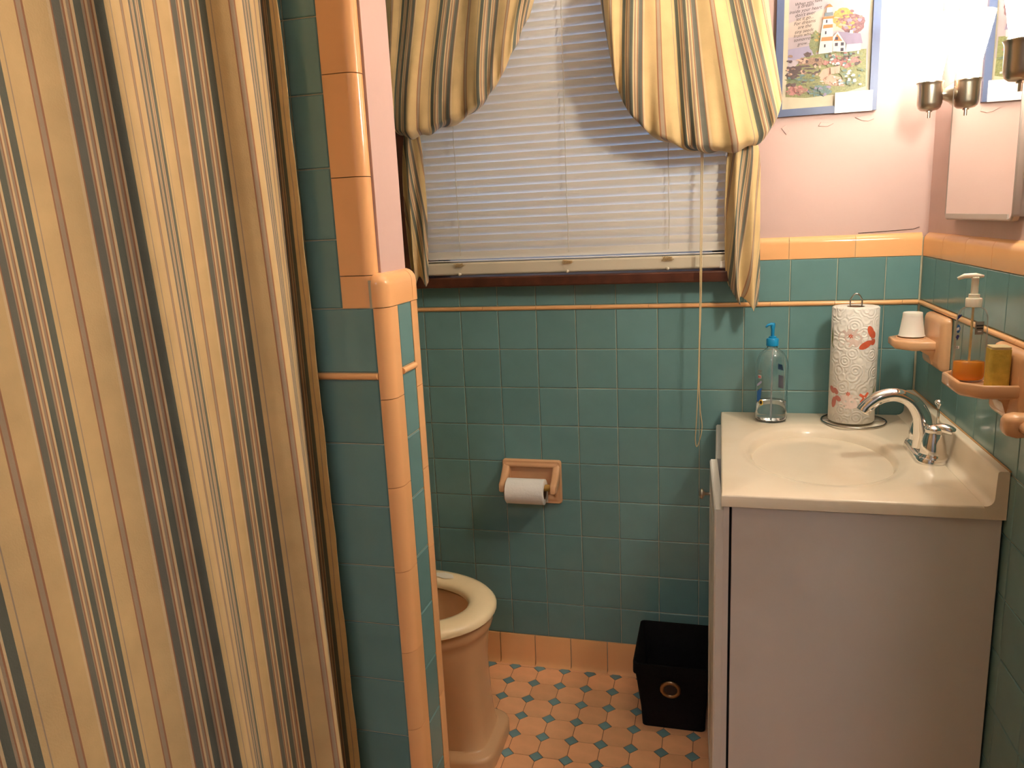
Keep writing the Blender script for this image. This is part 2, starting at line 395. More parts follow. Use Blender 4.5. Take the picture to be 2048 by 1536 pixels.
# upper bullnose edge on the tub side
prof = [(.2296, -.006), (.2296, 0), (.267, 0)] + arc(.267, -.019, .019, 90, 0, 8)[1:] + [(.286, -.0235), (.2296, -.0235)]
for z0, z1 in [(ZC0, 1.2505)] + [(1.2505 + .1515 * k, min(1.2505 + .1515 * (k + 1), H)) for k in range(8)]:
    if z1 - z0 > .01: prism(FP, prof, z0 + .0006, z1 - .0006, 'v', 'bullnose_tile', PEACH, wp)
# end face: two bullnose columns with a teal strip between
YS0, YS1 = -.882, -.825
def bull(sign):
    if sign < 0:
        y0 = YP0; r = .0225
        p = [(XF + .0006, y0 + .01), (XF + .0006, y0)] + [(x, y) for x, y in arc(XE - r, y0 + r, r, -90, 0, 8)] + [(XE, YS0 - .0006), (XE - .01, YS0 - .0006), (XE - .01, y0 + .012)]
    else:
        y0 = YP1; r = .0225
        p = [(XF, y0 - .01), (XE - .01, y0 - .012), (XE - .01, YS1 + .0006), (XE, YS1 + .0006)] + [(x, y) for x, y in arc(XE - r, y0 - r, r, 0, 90, 8)] + [(XF, y0)]
    return p
def vprism(prof, z0, z1, name, m, parent):
    bm = bmesh.new(); loft(bm, [[(x, y, z) for x, y in prof] for z in (z0, z1)], True, True, True)
    return smooth_sharp(obj(name, bm, m, parent), 35)
zz = [ZC0] + [1.0485 - .1522 * k for k in range(7)] + [0.0]
for a, b in zip(zz, zz[1:]):
    if a - b > .01:
        vprism(bull(-1), b + .0006, a - .0006, 'bullnose_tile', PEACH, wp)
        vprism(bull(1), b + .0006, a - .0006, 'bullnose_tile', PEACH, wp)
put_tile(FE, wp, YS0, YS1, ZL1, ZC0, TEAL, name='strip_tile', jit=.0005)
prism(FE, liner_prof(ZL0, ZL1), YS0 + .0006, YS1 - .0006, 'u', 'liner_tile', PEACH, wp)
for k in range(10): put_tile(FE, wp, YS0, YS1, max(ZL0 - PZ * (k + 1), 0), ZL0 - PZ * k, TEAL, name='strip_tile', jit=.0005)
# rounded cap on top of the tiled end
def cap_piece(y0, y1, near, far):
    bm = bmesh.new(); r = .0225; zt = 1.2535
    def ring(ins, z):
        p = []
        xe = XE + .001 - ins
        if near: p += [(XF - .0, y0 + ins)] + [(x, y) for x, y in arc(XE + .001 - r, y0 + r, r - ins, -90, 0, 6)]
        else: p += [(XF, y0)] + [(xe, y0)] * 7
        if far: p += [(x, y) for x, y in arc(XE + .001 - r, y1 - r, r - ins, 0, 90, 6)] + [(XF, y1 - ins)]
        else: p += [(xe, y1)] * 7 + [(XF, y1)]
        return [(x, y, z) for x, y in p]
    rings = [ring(0, ZC0 + .0006), ring(0, zt - r + .002)] + [ring((r - .002) * (1 - cos(radians(a))), zt - (r - .002) * (1 - sin(radians(a)))) for a in (15, 30, 45, 60, 75, 90)]
    loft(bm, rings, True, True, True); bmesh.ops.remove_doubles(bm, verts=bm.verts[:], dist=1e-5)
    return smooth_sharp(obj('cap_tile', bm, PEACH, wp), 40)
cap_piece(YP0 - .001, -.8172, True, False); cap_piece(-.8162, YP1 + .001, False, True)

# ------------------------------------------------------------------ floor
FS, FOX, FOY = 0.0765, 0.2256, 0.0194
bm = bmesh.new(); box(bm, XL - .1, 1.5, -4.2, 0.15, -.06, -.0012)
fl = structure(obj('floor', bm, FGROUT))
DD = 0.0182; g = .0006
def octo_pts(h=FS / 2): 
    a = DD + g * .4
    h = h - g
    return [(-h + a, -h), (h - a, -h), (h, -h + a), (h, h - a), (h - a, h), (-h + a, h), (-h, h - a), (-h, -h + a)]
def slab(pts, m, name, d=.004, bev=.0008):
    bm = bmesh.new(); s = 1 - bev / max(abs(p[0]) for p in pts)
    loft(bm, [[(x, y, -d) for x, y in pts], [(x, y, -bev) for x, y in pts], [(x * s, y * s, 0) for x, y in pts]], True, False, True)
    me = bpy.data.meshes.new(name); bmesh.ops.recalc_face_normals(bm, faces=bm.faces[:]); bm.to_mesh(me); bm.free(); me.materials.append(m); return me
OCT = slab(octo_pts(), FLOORP, 'octagon_tile')
dh = DD - g * 1.1
DOT = slab([(dh, 0), (0, dh), (-dh, 0), (0, -dh)], FLOORB, 'dot_tile')
bmo = bmesh.new(); bmd = bmesh.new()
def flat(bm, pts, cx, cy):
    bm.faces.new([bm.verts.new((cx + x, cy + y, 0)) for x, y in pts])
for i in range(-12, 15):
    for j in range(-1, 34):
        cx = FOX + i * FS; cy = -(FOY + j * FS); ox, oy = cx + FS / 2, cy - FS / 2
        near = (.1 < cx < .86 and cy > -.68)
        if cy < 0.0 - .004 and XL < cx < 1.29:
            if near: o = obj('dot_tile', DOT, None, fl); o.location = (cx, cy, 0)
            else: flat(bmd, [(dh, 0), (0, dh), (-dh, 0), (0, -dh)], cx, cy)
        if oy < .03 and XL < ox < 1.29:
            if near: o = obj('octagon_tile', OCT, None, fl); o.location = (ox, oy, random.uniform(-.0003, .0003))
            else: flat(bmo, octo_pts(), ox, oy)
o = obj('octagon_field', bmo, FLOORP, fl); o['kind'] = 'stuff'
o = obj('dot_field', bmd, FLOORB, fl); o['kind'] = 'stuff'

# ------------------------------------------------------------------ remaining shell and the hall behind the camera
bm = bmesh.new(); box(bm, XL - .1, 1.5, -4.2, .15, H, H + .05); structure(obj('ceiling', bm, PINKC))
bm = bmesh.new(); box(bm, XL - .1, XL, -4.2, .15, 0, H); structure(obj('wall_left', bm, TEAL))
DX0, DX1, DH = 0.22, 1.02, 2.03
bm = bmesh.new()
for z0_, z1_, mi_ in ((0, ZC0, 0), (ZC0, H, 1)):
    box(bm, XL, DX0, YR - .12, YR, z0_, z1_, mi_); box(bm, DX1, 1.5, YR - .12, YR, z0_, z1_, mi_)
box(bm, DX0, DX1, YR - .12, YR, DH, H, 1)
o = structure(obj('wall_front', bm, TEAL)); o.data.materials.append(PINK)
bm = bmesh.new(); box(bm, XL, 1.5, -4.2, -4.1, 0, H); structure(obj('wall_hall', bm, HALLW))
bm = bmesh.new(); box(bm, 1.42, 1.5, -4.1, YR - .12, 0, H); structure(obj('wall_hall_side', bm, HALLW))
for x0, x1, z0, z1 in ((DX0 - .07, DX0, 0, DH + .07), (DX1, DX1 + .07, 0, DH + .07), (DX0, DX1, DH, DH + .07)):
    structure(obj('trim_1', bbox(x0, x1, YR, YR + .018, z0, z1, .003), WHITED))
structure(obj('light_blocking_door', bbox(DX1 - .04, DX1 - .002, YR + .005, YR + .78, .012, DH - .005, .003), WHITED))  # door leaf added out of view to block hall light from the vanity's right side
hl = thing('hall_ceiling_lamp', 'round white glass lamp on the hall ceiling beyond the doorway', 'lamp')
obj('lamp_base', lathe([(0.0, H), (.09, H), (.09, H - .03), (0, H - .03)], (.75, -3.3, 0)), WHITED, hl)
obj('lamp_globe', lathe([(.14, H - .03), (.15, H - .05), (.13, H - .09), (.07, H - .115), (0.002, H - .12)], (.75, -3.3, 0)), HALLM, hl, True)

# ------------------------------------------------------------------ window
win = bpy.data.objects.new('window_1', None); col.objects.link(win); win['kind'] = 'structure'
bm = bmesh.new()
box(bm, WX0, WX0 + .022, -.004, .13, WZ0, WZ1); box(bm, WX1 - .022, WX1, -.004, .13, WZ0, WZ1); box(bm, WX0, WX1, -.004, .13, WZ1 - .03, WZ1)
obj('window_frame', bm, WOOD, win)
obj('window_sill', bbox(WX0 - .02, WX1 + .012, -.045, .13, WZ0 - .001, WZ0 + .027, .004), WOOD, win)
for x0, x1 in ((WX0 - .05, WX0), (WX1, WX1 + .022)):
    obj('casing', bbox(x0, x1, -.008, .012, WZ0 + .03, WZ1 + .04, .003), WOOD, win)
bm = bmesh.new()
zm = 1.60
for z0, z1, y0 in ((WZ0 + .028, zm + .02, .07), (zm - .02, WZ1 - .03, .09)):
    box(bm, WX0 + .022, WX0 + .06, y0, y0 + .02, z0, z1); box(bm, WX1 - .06, WX1 - .022, y0, y0 + .02, z0, z1)
    box(bm, WX0 + .022, WX1 - .022, y0, y0 + .02, z0, z0 + .075); box(bm, WX0 + .022, WX1 - .022, y0, y0 + .02, z1 - .04, z1)
obj('sash', bm, WHITED, win)
for z0, z1, y0 in ((WZ0 + .095, zm - .02, .079), (zm + .02, WZ1 - .07, .099)):
    bm = bmesh.new(); box(bm, WX0 + .06, WX1 - .06, y0, y0 + .002, z0, z1); obj('pane', bm, PANE, win)

# ------------------------------------------------------------------ venetian blind
BX0, BX1, BY = 0.030, 0.829, -.020
bl = thing('venetian_blind', 'cream horizontal slat blind with cords covering the window', 'blind')
tilt = radians(69); pitch = 0.0208; zs0 = 1.232
bm = bmesh.new(); w = .0232; ns = 6; top = []; bot = []
for k in range(ns + 1):
    t = k / ns - .5; lx = t * w; ly = .0010 * (1 - 4 * t * t)
    y = lx * cos(tilt) - ly * sin(tilt) * -1; z = lx * sin(tilt) + ly * cos(tilt)
    top.append((-lx * cos(tilt) - ly * sin(tilt), lx * sin(tilt) - ly * cos(tilt))); bot.append((-lx * cos(tilt) - (ly - .0004) * sin(tilt), lx * sin(tilt) - (ly - .0004) * cos(tilt)))
prof = top + bot[::-1]
rd = .004
loft(bm, [[(x, y, z * (1 - e)) for y, z in prof] for x, e in ((-.3995, .35), (-.3965, 0), (.3965, 0), (.3995, .35))], True, True, True)
SL = bpy.data.meshes.new('slat'); bmesh.ops.recalc_face_normals(bm, faces=bm.faces[:]); bm.to_mesh(SL); bm.free(); SL.materials.append(SLAT)
for k in range(40):
    o = obj('slat', SL, None, bl); o.location = ((BX0 + BX1) / 2 + random.uniform(-.001, .001), BY, zs0 + .006 + k * pitch)
    o.rotation_euler = (random.uniform(-.035, .035), random.uniform(-.0016, .0016), 0)
# a last slat resting flat on the rail, the rail, the head rail
o = obj('slat', bbox(BX0, BX1, BY - .014, BY + .011, 1.2215, 1.2235, .0006, 1), SLAT, bl)
obj('bottom_rail', bbox(BX0, BX1 - .001, BY - .014, BY + .012, 1.184, 1.2195, .006, 3), RAIL, bl)
obj('rail_end_cap', bbox(BX1 - .016, BX1 + .001, BY - .0148, BY + .0125, 1.1835, 1.204, .004, 2), SLAT, bl)
obj('head_rail', bbox(BX0, BX1, BY - .015, BY + .02, WZ1 - .075, WZ1 - .031, .003), SLAT, bl)
for lx in (.132, .431, .690):
    pts = []
    for k in range(42):
        z = zs0 + k * pitch
        pts.append((lx + random.uniform(-.0012, .0012) + .00, BY - .0145 - .001 * (k % 2), z + .005))
    obj('ladder_string', tube(pts, .0009, 5), CORDW, bl)
    pts = []
    for k in range(24):
        a = k * 1.75; rdx = .019 * (0.35 + .65 * random.random())
        pts.append((lx - .003 + rdx * cos(a), BY - .0165 - .004 * random.random(), 1.212 + .0055 * sin(a * 1.3) + random.uniform(-.002, .002)))
    obj('cord_tangle', tube(cat_rom(pts, 3), .00055, 4), mat('tangled_cord', (0.50, 0.34, 0.16), 0.8), bl)
    obj('cord_stud', lathe([(.0, -.0285), (.003, -.028), (.0045, -.025), (.004, -.020), (.0025, -.013)], (lx - .003, BY, 1.188), 12, 'y'), RAIL, bl, True)
# lift cords
bm = tube(cat_rom([(.778, -.040, 2.03), (.770, -.052, 1.55), (.768, -.060, 1.25), (.7675, -.065, 1.10), (.765, -.062, .93), (.7605, -.058, .80), (.7575, -.055, .745), (.7605, -.053, .722), (.767, -.052, .735), (.7745, -.052, .775), (.769, -.055, .83), (.7655, -.060, .93), (.7705, -.063, 1.10), (.7715, -.058, 1.25), (.7735, -.050, 1.55), (.783, -.040, 2.03)], 8), .0013, 6)
obj('lift_cord', bm, CORD, bl, True)

# ------------------------------------------------------------------ cloth helper
def cloth(name, grid, uvs, parent=None, thick=.0012):
    rows = len(grid); cols = len(grid[0])
    me = bpy.data.meshes.new(name)
    verts = [p for r in grid for p in r]; faces = []
    for i in range(rows - 1):
        for j in range(cols - 1):
            faces.append((i * cols + j, i * cols + j + 1, (i + 1) * cols + j + 1, (i + 1) * cols + j))
    me.from_pydata([tuple(v) for v in verts], [], faces)
    uvl = me.uv_layers.new(name='cloth'); flatuv = [u for r in uvs for u in r]
    for lp in me.loops: uvl.data[lp.index].uv = flatuv[lp.vertex_index]
    o = obj(name, me, STRIPE, parent, True)
    md = o.modifiers.new('solid', 'SOLIDIFY'); md.thickness = thick; md.offset = 0
    return o
PERIOD = 0.118

# ------------------------------------------------------------------ shower curtain
sc_ctrl = [(.188, -.9535), (.172, -.9555), (.157, -.9490), (.160, -.9658), (.205, -1.053), (.228, -1.104), (.216, -1.1211), (.186, -1.1355), (.174, -1.1686), (.178, -1.2051), (.195, -1.2553), (.226, -1.3133),
           (.235, -1.342), (.214, -1.3601), (.195, -1.4075), (.2, -1.4699), (.205, -1.5286), (.2, -1.58), (.185, -1.63), (.2, -1.68), (.222, -1.72), (.21, -1.78), (.185, -1.83), (.195, -1.89), (.218, -1.94), (.205, -2.0), (.182, -2.06), (.2, -2.12), (.216, -2.18), (.2, -2.24), (.195, -2.3)]
base = cat_rom([(a, b, 0) for a, b in sc_ctrl], 8)
arcl = [0]
for a, b in zip(base, base[1:]): arcl.append(arcl[-1] + (b - a).length)
grid = []; uvs = []
zt, zb = 2.045, 0.10
for i in range(61):
    t = i / 60; z = zt + (zb - zt) * t; r = []; ur = []
    for k, p in enumerate(base):
        amp = .72 + .576 * t
        x = .196 + (p.x - .196) * amp + .003 * (t - .486) * sin(p.y * 37 + z * 2.2) + .012 * (t - .486)
        y = p.y + .07 * (t - .486) * min(1, .25 + max(0, -.97 - p.y) * 3.5)
        if k < 6: y += .0012 * sin(z * 33) + .0008 * sin(z * 71 + k)
        if t < .02: x = .196 + (x - .196) * .5
        r.append((x, y, z)); ur.append(((arcl[k] - .630) / PERIOD + .21, z))
    grid.append(r); uvs.append(ur)
sc = thing('shower_curtain', 'long cream shower curtain with green and rust stripes hanging in folds', 'curtain')
cloth('curtain_cloth', grid, uvs, sc)
rod = thing('shower_rod', 'chrome rod above the tub carrying the long striped shower curtain', 'rod')
obj('rod_tube', tube([(.196, YP0 - .003, 2.06), (.196, YR + .003, 2.06)], .0125, 16), CHROME, rod, True)
for yy, d in ((YP0, -1), (YR, 1)):
    obj('rod_flange', lathe([(0.012, .03), (.02, .028), (.032, .006), (.033, 0.001)], (.196, yy, 2.06), 24, 'y') if d > 0 else lathe([(0.012, -.03), (.02, -.028), (.032, -.006), (.033, -.001)], (.196, yy, 2.06), 24, 'y'), CHROME, rod, True)

# ------------------------------------------------------------------ window curtains (tied up into poufs)
def interp(tbl, t):
    for (a, x), (b, y) in zip(tbl, tbl[1:]):
        if t <= b:
            f = (t - a) / (b - a) if b > a else 0
            return x + (y - x) * f
    return tbl[-1][1]
def smooth_tbl(tbl):
    c = cat_rom([(a, x, 0) for a, x in tbl], 10); return [(p.x, p.y) for p in c]
def make_curtain(label, top, bottom, ztop, tie, tail_left, tail_right, phase, seed, nf, side, tail_u=1.0):
    """top: (x0, x1) at the rod; bottom: (x, z) line along the lowest edge of the bag; tie: point where the cloth is gathered"""
    rnd = random.Random(seed)
    root = thing('window_curtain', label, 'curtain', group='striped pouf curtains at the window')
    Bc = cat_rom([(x, 0, z) for x, z in bottom], 12)
    def sample(c, t):
        f = t * (len(c) - 1); i = min(int(f), len(c) - 2); return c[i].lerp(c[i + 1], f - i)
    rows, cols = 70, 120; grid = []; uvs = []
    width_cloth = (top[1] - top[0]) * 1.12
    ph = [rnd.uniform(0, 6.28) for _ in range(6)]
    for i in range(rows + 1):
        t = i / rows; r = []; ur = []
        tt = min(t / .78, 1.0); under = max(0.0, (t - .78) / .22)
        for j in range(cols + 1):
            s_ = j / cols; B = sample(Bc, s_); tx_ = top[0] + (top[1] - top[0]) * s_
            x = tx_ + (B.x - tx_) * (tt ** 1.6); z = ztop + (B.z - ztop) * tt
            edge = min(1.0, 7 * s_, 7 * (1 - s_)) ; rnd_ = sin(pi * .5 * edge)
            bul = .018 + .085 * sin(pi * min(1.0, .08 + .60 * tt ** 1.7))
            fold = .011 * sin(nf * 2 * pi * s_ + ph[0] + .5 * tt) * (1 - .45 * tt) + .0045 * sin(nf * 4.6 * pi * s_ + ph[1] - 1.0 * tt) + .003 * sin(7 * tt + ph[2] + s_ * 9) * tt + .0040 * sin(nf * 11 * pi * s_ + ph[4] + 2 * tt) * tt ** 5 + .0025 * sin(nf * 7 * pi * s_ + 6 * tt + ph[5]) * tt ** 2
            y = -.050 - bul * (.35 + .65 * rnd_) * (.6 + .4 * tt) - fold
            x += .0045 * sin(6.5 * z + 5 * s_ + ph[5]) * tt * (1 - tt) * 2
            if under > 0:
                q = under * pi / 2; k = 1 - cos(q)
                gather = .45 + .55 * rnd_
                zl = z - .018 * sin(pi * under) * rnd_
                x = x + (tie[0] - x) * k * .75
                z = zl + (tie[2] + .02 - z) * k * .55 + .004 * sin(nf * 6 * pi * s_ + ph[3]) * sin(pi * under)
                y = y + (tie[1] - y) * sin(q) ** 1.3 * .96
            r.append((x, y, z)); ur.append((s_ * width_cloth / PERIOD + phase, t))
        grid.append(r); uvs.append(ur)
    cloth('pouf', grid, uvs, root)
    TL = cat_rom([(x, 0, z) for z, x in tail_left], 10); TR = cat_rom([(x, 0, z) for z, x in tail_right], 10)
    grid = []; uvs = []
    for i in range(51):
        t = i / 50; a = sample(TL, t); b = sample(TR, t); r = []; ur = []
        for j in range(61):
            s_ = j / 60
            x = a.x + (b.x - a.x) * s_; z = a.z + (b.z - a.z) * s_
            amp = .006 + .016 * t
            y = -.060 - amp * (sin(1.9 * 2 * pi * s_ + ph[3] + .8 * t) * .65 + .35 * sin(5 * pi * s_ + ph[4])) - .010 * sin(pi * s_)
            x += .008 * cos(1.9 * 2 * pi * s_ + ph[3]) * t * sin(pi * s_)
            z -= .012 * t * t * sin(1.9 * 2 * pi * s_ + ph[3] + 1.0)
            r.append((x, y, z)); ur.append((s_ * tail_u + phase + side * .75 * t, t))
        grid.append(r); uvs.append(ur)
    cloth('tail', grid, uvs, root)
    return root
make_curtain('striped curtain pouf with loose tail hanging next to the lighthouse picture', (.515, .895),
             [(.560, 1.690), (.572, 1.635), (.600, 1.572), (.650, 1.519), (.72, 1.488), (.7667, 1.478), (.846, 1.475), (.912, 1.497), (.940, 1.540), (.948, 1.580)],
             2.06, (.862, -.066, 1.478),
             [(1.50, .838), (1.45, .829), (1.35, .8254), (1.25, .826), (1.16, .8300), (1.120, .842)],
             [(1.50, .890), (1.45, .904), (1.35, .907), (1.2279, .9086), (1.15, .910), (1.083, .9065)], .30, 3, 3.1, 1, 1.25)
make_curtain('striped curtain pouf with short tail hanging beside the partition wall', (-.045, .425),
             [(-.001, 1.66), (.002, 1.60), (.012, 1.570), (.05, 1.560), (.0950, 1.568), (.150, 1.583), (.2154, 1.601), (.2600, 1.630), (.3000, 1.678), (.339, 1.748), (.362, 1.805)],
             2.06, (.030, -.066, 1.565),
             [(1.58, .008), (1.52, -.003), (1.45, -.010), (1.35, -.012), (1.25, -.009), (1.178, -.006)],
             [(1.58, .045), (1.52, .052), (1.415, .0556), (1.35, .055), (1.25, .050), (1.170, .0449)], .12, 11, 2.6, -1, .8)
crod = thing('curtain_rod', 'white rod over the window holding the striped pouf curtains', 'rod')
obj('rod_tube', tube([(-.06, -.046, 2.062), (.95, -.046, 2.062)], .008, 12), WHITED, crod, True)
for x in (-.055, .945): obj('rod_bracket', bbox(x - .008, x + .008, -.05, .013, 2.05, 2.075, .002), WHITED, crod)

# ------------------------------------------------------------------ framed lighthouse print
PW, PH_ = .2265, .345; PX0, PZ0 = .9385, 1.5392; PY = .0095
pic = thing('framed_picture', 'blue framed lighthouse print with a verse, hung on the pink wall', 'picture')
bm = bmesh.new(); fr_t = .012; bw = .0165
for x0, x1, z0, z1 in ((0, PW, 0, bw), (0, PW, PH_ - bw, PH_), (0, bw, bw, PH_ - bw), (PW - bw, PW, bw, PH_ - bw)):
    box(bm, PX0 + x0, PX0 + x1, PY - fr_t, PY, PZ0 + z0, PZ0 + z1)
FRAMEB = mat('blue_frame', (0.085, 0.115, 0.215), 0.4, var=0.06, vscale=20)
obj('frame', bm, FRAMEB, pic)
cols = {'paper': (.80, .70, .50), 'sky': (.62, .52, .56), 'sky2': (.74, .60, .52), 'sea': (.42, .38, .55), 'rock': (.13, .08, .08), 'rock2': (.42, .26, .18), 'grass': (.33, .34, .14), 'grass2': (.20, .24, .12),
        'path': (.78, .50, .38), 'white': (.88, .84, .80), 'orange': (.80, .25, .09), 'roof': (.36, .30, .45), 'tree': (.62, .40, .12), 'tree2': (.30, .15, .17), 'bush': (.30, .34, .17), 'teal': (.17, .28, .27),
        'flower': (.62, .26, .24), 'dark': (.06, .05, .09), 'lant': (.20, .25, .30), 'ink': (.06, .045, .05)}
names = list(cols); pm = {}
for k, c in cols.items():
    c = tuple(v * (.55 if k not in ('ink', 'dark') else .5) for v in c)
    pm[k] = mat('print_' + k, c, .45, var=(.35 if k in ('rock', 'rock2', 'grass', 'grass2', 'tree', 'tree2', 'bush', 'flower', 'teal') else .06), vscale=(260 if k in ('rock', 'rock2', 'grass', 'grass2', 'tree', 'tree2', 'bush', 'flower', 'teal') else 40))
SC = .2265 / 1235
def pxy(X, Y): return (PX0 + (X - 410) * SC, PZ0 + (1385 - .08 * (X - 410) - Y) * SC * 1.02)
bm = bmesh.new(); lay = [0]
def poly(k, pts):
    lay[0] += 1
    y = PY - .002 - lay[0] * .000012
    f = bm.faces.new([bm.verts.new((pxy(X, Y)[0], y, pxy(X, Y)[1])) for X, Y in pts]); f.material_index = names.index(k)
def blob(k, cx, cy, rx, ry, n=26, jag=.22, seed=1):
    rn = random.Random(seed); poly(k, [(cx + rx * cos(2 * pi * i / n) * (1 + rn.uniform(-jag, jag)), cy + ry * sin(2 * pi * i / n) * (1 + rn.uniform(-jag, jag))) for i in range(n)])
poly('paper', [(490, 1290), (1580, 1200), (1580, -440), (490, -440)])
poly('sky', [(560, 880), (1520, 800), (1520, -360), (560, -360)]); poly('sky2', [(560, 420), (1250, 330), (1000, 80), (560, 250)])
poly('sea', [(560, 700), (860, 640), (860, 510), (560, 560)])
blob('tree', 1210, 200, 130, 110, seed=2, jag=.12); blob('tree2', 1330, 270, 140, 120, seed=3, jag=.14); blob('bush', 900, 480, 75, 130, seed=4)
poly('grass', [(545, 1130), (560, 860), (760, 650), (1000, 600), (1500, 560), (1510, 1000), (1200, 1090), (800, 1140)])
for i, (cx, cy, rx, ry) in enumerate([(640, 800, 90, 40), (760, 700, 80, 40), (800, 620, 45, 30), (870, 700, 90, 40), (600, 880, 60, 40), (980, 700, 60, 50)]): blob('rock2' if i % 2 else 'rock', cx, cy, rx, ry, seed=10 + i)
for i, (cx, cy, rx, ry) in enumerate([(650, 770, 60, 12), (760, 760, 90, 14), (700, 840, 110, 10), (830, 790, 70, 12), (600, 850, 50, 14)]): blob('rock', cx, cy, rx, ry, seed=20 + i)
poly('path', [(940, 880), (990, 800), (1090, 770), (1130, 800), (1090, 860), (1230, 900), (1260, 1000), (1080, 990), (980, 930)])
blob('grass2', 720, 930, 170, 40, seed=31); blob('flower', 670, 1050, 110, 60, seed=32); blob('teal', 960, 1050, 140, 65, seed=33); blob('flower', 1120, 680, 110, 60, seed=34); blob('bush', 1040, 640, 90, 60, seed=35); blob('flower', 1290, 690, 140, 80, seed=36); blob('bush', 1300, 620, 150, 40, seed=37)
def dabs(ks, x0, x1, y0, y1, n, r, seed):
    rn = random.Random(seed)
    for _ in range(n): blob(rn.choice(ks), rn.uniform(x0, x1), rn.uniform(y0, y1), r * rn.uniform(.6, 1.6), r * rn.uniform(.4, 1.0), 9, .3, rn.randrange(9999))
dabs(['tree', 'path', 'tree2', 'flower'], 1110, 1320, 110, 290, 26, 22, 51); dabs(['tree2', 'roof', 'flower', 'tree'], 1230, 1450, 180, 370, 30, 22, 52)
dabs(['bush', 'grass', 'tree'], 850, 950, 370, 590, 18, 18, 53); dabs(['rock', 'rock2', 'path', 'rock'], 565, 960, 640, 860, 46, 22, 54); dabs(['grass', 'grass2', 'rock', 'teal'], 560, 940, 870, 990, 34, 24, 55)
dabs(['flower', 'rock2', 'path', 'rock'], 560, 800, 1000, 1110, 26, 18, 56); dabs(['flower', 'white', 'bush', 'teal', 'rock'], 1010, 1450, 600, 760, 60, 18, 57); dabs(['bush', 'grass2', 'teal', 'white'], 1180, 1500, 790, 980, 40, 20, 58); dabs(['teal', 'grass2', 'roof'], 840, 1090, 1000, 1110, 24, 22, 59); dabs(['path', 'rock2', 'white'], 970, 1220, 880, 990, 18, 14, 60)
poly('white', [(930, 620), (955, 350), (975, 210), (1085, 200), (1095, 350), (1095, 600)])
poly('orange', [(972, 322), (978, 280), (1088, 272), (1090, 312)]); poly('orange', [(955, 470), (962, 425), (1096, 415), (1100, 465)])
poly('orange', [(958, 215), (975, 190), (1105, 178), (1098, 206)]); poly('lant', [(985, 180), (990, 140), (1085, 132), (1088, 172)]); poly('white', [(1010, 138), (1012, 80), (1075, 75), (1075, 130)]); poly('orange', [(990, 82), (1045, 35), (1085, 72)])
for X, Y in ((1015, 240), (1008, 372), (1003, 525)): poly('dark', [(X - 9, Y + 18), (X - 9, Y - 18), (X + 9, Y - 20), (X + 9, Y + 16)])
poly('white', [(1100, 590), (1095, 420), (1150, 360), (1250, 500), (1250, 600)]); poly('roof', [(1150, 360), (1420, 385), (1450, 500), (1260, 510)]); poly('white', [(1250, 600), (1260, 512), (1430, 500), (1430, 580)])
poly('orange', [(1105, 470), (1145, 385), (1210, 470)]); poly('white', [(1290, 380), (1295, 345), (1330, 345), (1330, 385)])
for X, Y in ((1140, 510), (1210, 505), (1210, 570), (1140, 440)): poly('dark', [(X - 18, Y + 20), (X - 18, Y - 18), (X + 18, Y - 20), (X + 18, Y + 18)])
poly('white', [(1335, 590), (1345, 530), (1380, 525), (1390, 585)])
for i, (X, Y) in enumerate(((1110, 810), (1165, 800))): poly('path', [(X - 25, Y + 50), (X - 30, Y - 30), (X + 30, Y - 40), (X + 25, Y + 45)])
prn = obj('print', bm, None, pic)
for k in names: prn.data.materials.append(pm[k])
lines = [('When you have', 790, 18, 46), ('a dream', 755, 55, 52), ('inside your heart', 755, 105, 50), ("don't ever", 752, 155, 52), ('let it go...', 750, 200, 50), ('For dreams', 750, 250, 50), ('are the', 750, 297, 50), ('tiny seeds', 745, 350, 50), ('from which', 745, 395, 48), ('tomorrow', 745, 443, 50), ('grow...', 745, 495, 48)]
bm = bmesh.new()
for body, X, Y, size in lines:
    me = text_mesh(body, size * SC * 1.12, .25); x, z = pxy(X, Y + 14)
    me.transform(Matrix(((1, 0, 0, x), (0, 0, 1, PY - .0078), (.08, 1, 0, z), (0, 0, 0, 1)))); bm.from_mesh(me); bpy.data.meshes.remove(me)
obj('verse_lettering', bm, pm['ink'], pic)
bm = bmesh.new()
(x0, z0), (x1, z1) = pxy(1145, 1310), pxy(1590, 1050)
box(bm, x0, x1, PY - .0135, PY - .0125, z0 - .004, z1)
obj('white_patch', bm, mat('white_patch_matte', (.86, .86, .84), .7), pic)['label'] = 'small plain white patch over the corner of the print'  # plain white rectangle over the lower right of the print

# ------------------------------------------------------------------ medicine cabinet with mirror door
mc = thing('medicine_cabinet', 'mirror fronted metal medicine cabinet between the two wall lamps', 'cabinet')
def rwbox(bm, s0, s1, z0, z1, d0, d1):
    v = [bm.verts.new(FR.p(*p)) for p in ((s0, z0, d0), (s1, z0, d0), (s1, z1, d0), (s0, z1, d0), (s0, z0, d1), (s1, z0, d1), (s1, z1, d1), (s0, z1, d1))]
    for f in ((0, 3, 2, 1), (4, 5, 6, 7), (0, 1, 5, 4), (1, 2, 6, 5), (2, 3, 7, 6), (3, 0, 4, 7)): bm.faces.new([v[i] for i in f])
    return bm
MZ0, MZ1, MS0, MS1 = 1.285, 1.86, .185, .565
def rounded(s0, s1, z0, z1, r, n=5):
    p = []
    for cx, cy, a in ((s1 - r, z0 + r, -90), (s1 - r, z1 - r, 0), (s0 + r, z1 - r, 90), (s0 + r, z0 + r, 180)): p += arc(cx, cy, r, a, a + 90, n)
    return p
bm = rwbox(bmesh.new(), MS0 + .008, MS1 - .004, MZ0 + .008, MZ1, -.011, -.004); obj('cabinet_box', bm, CABMET, mc)
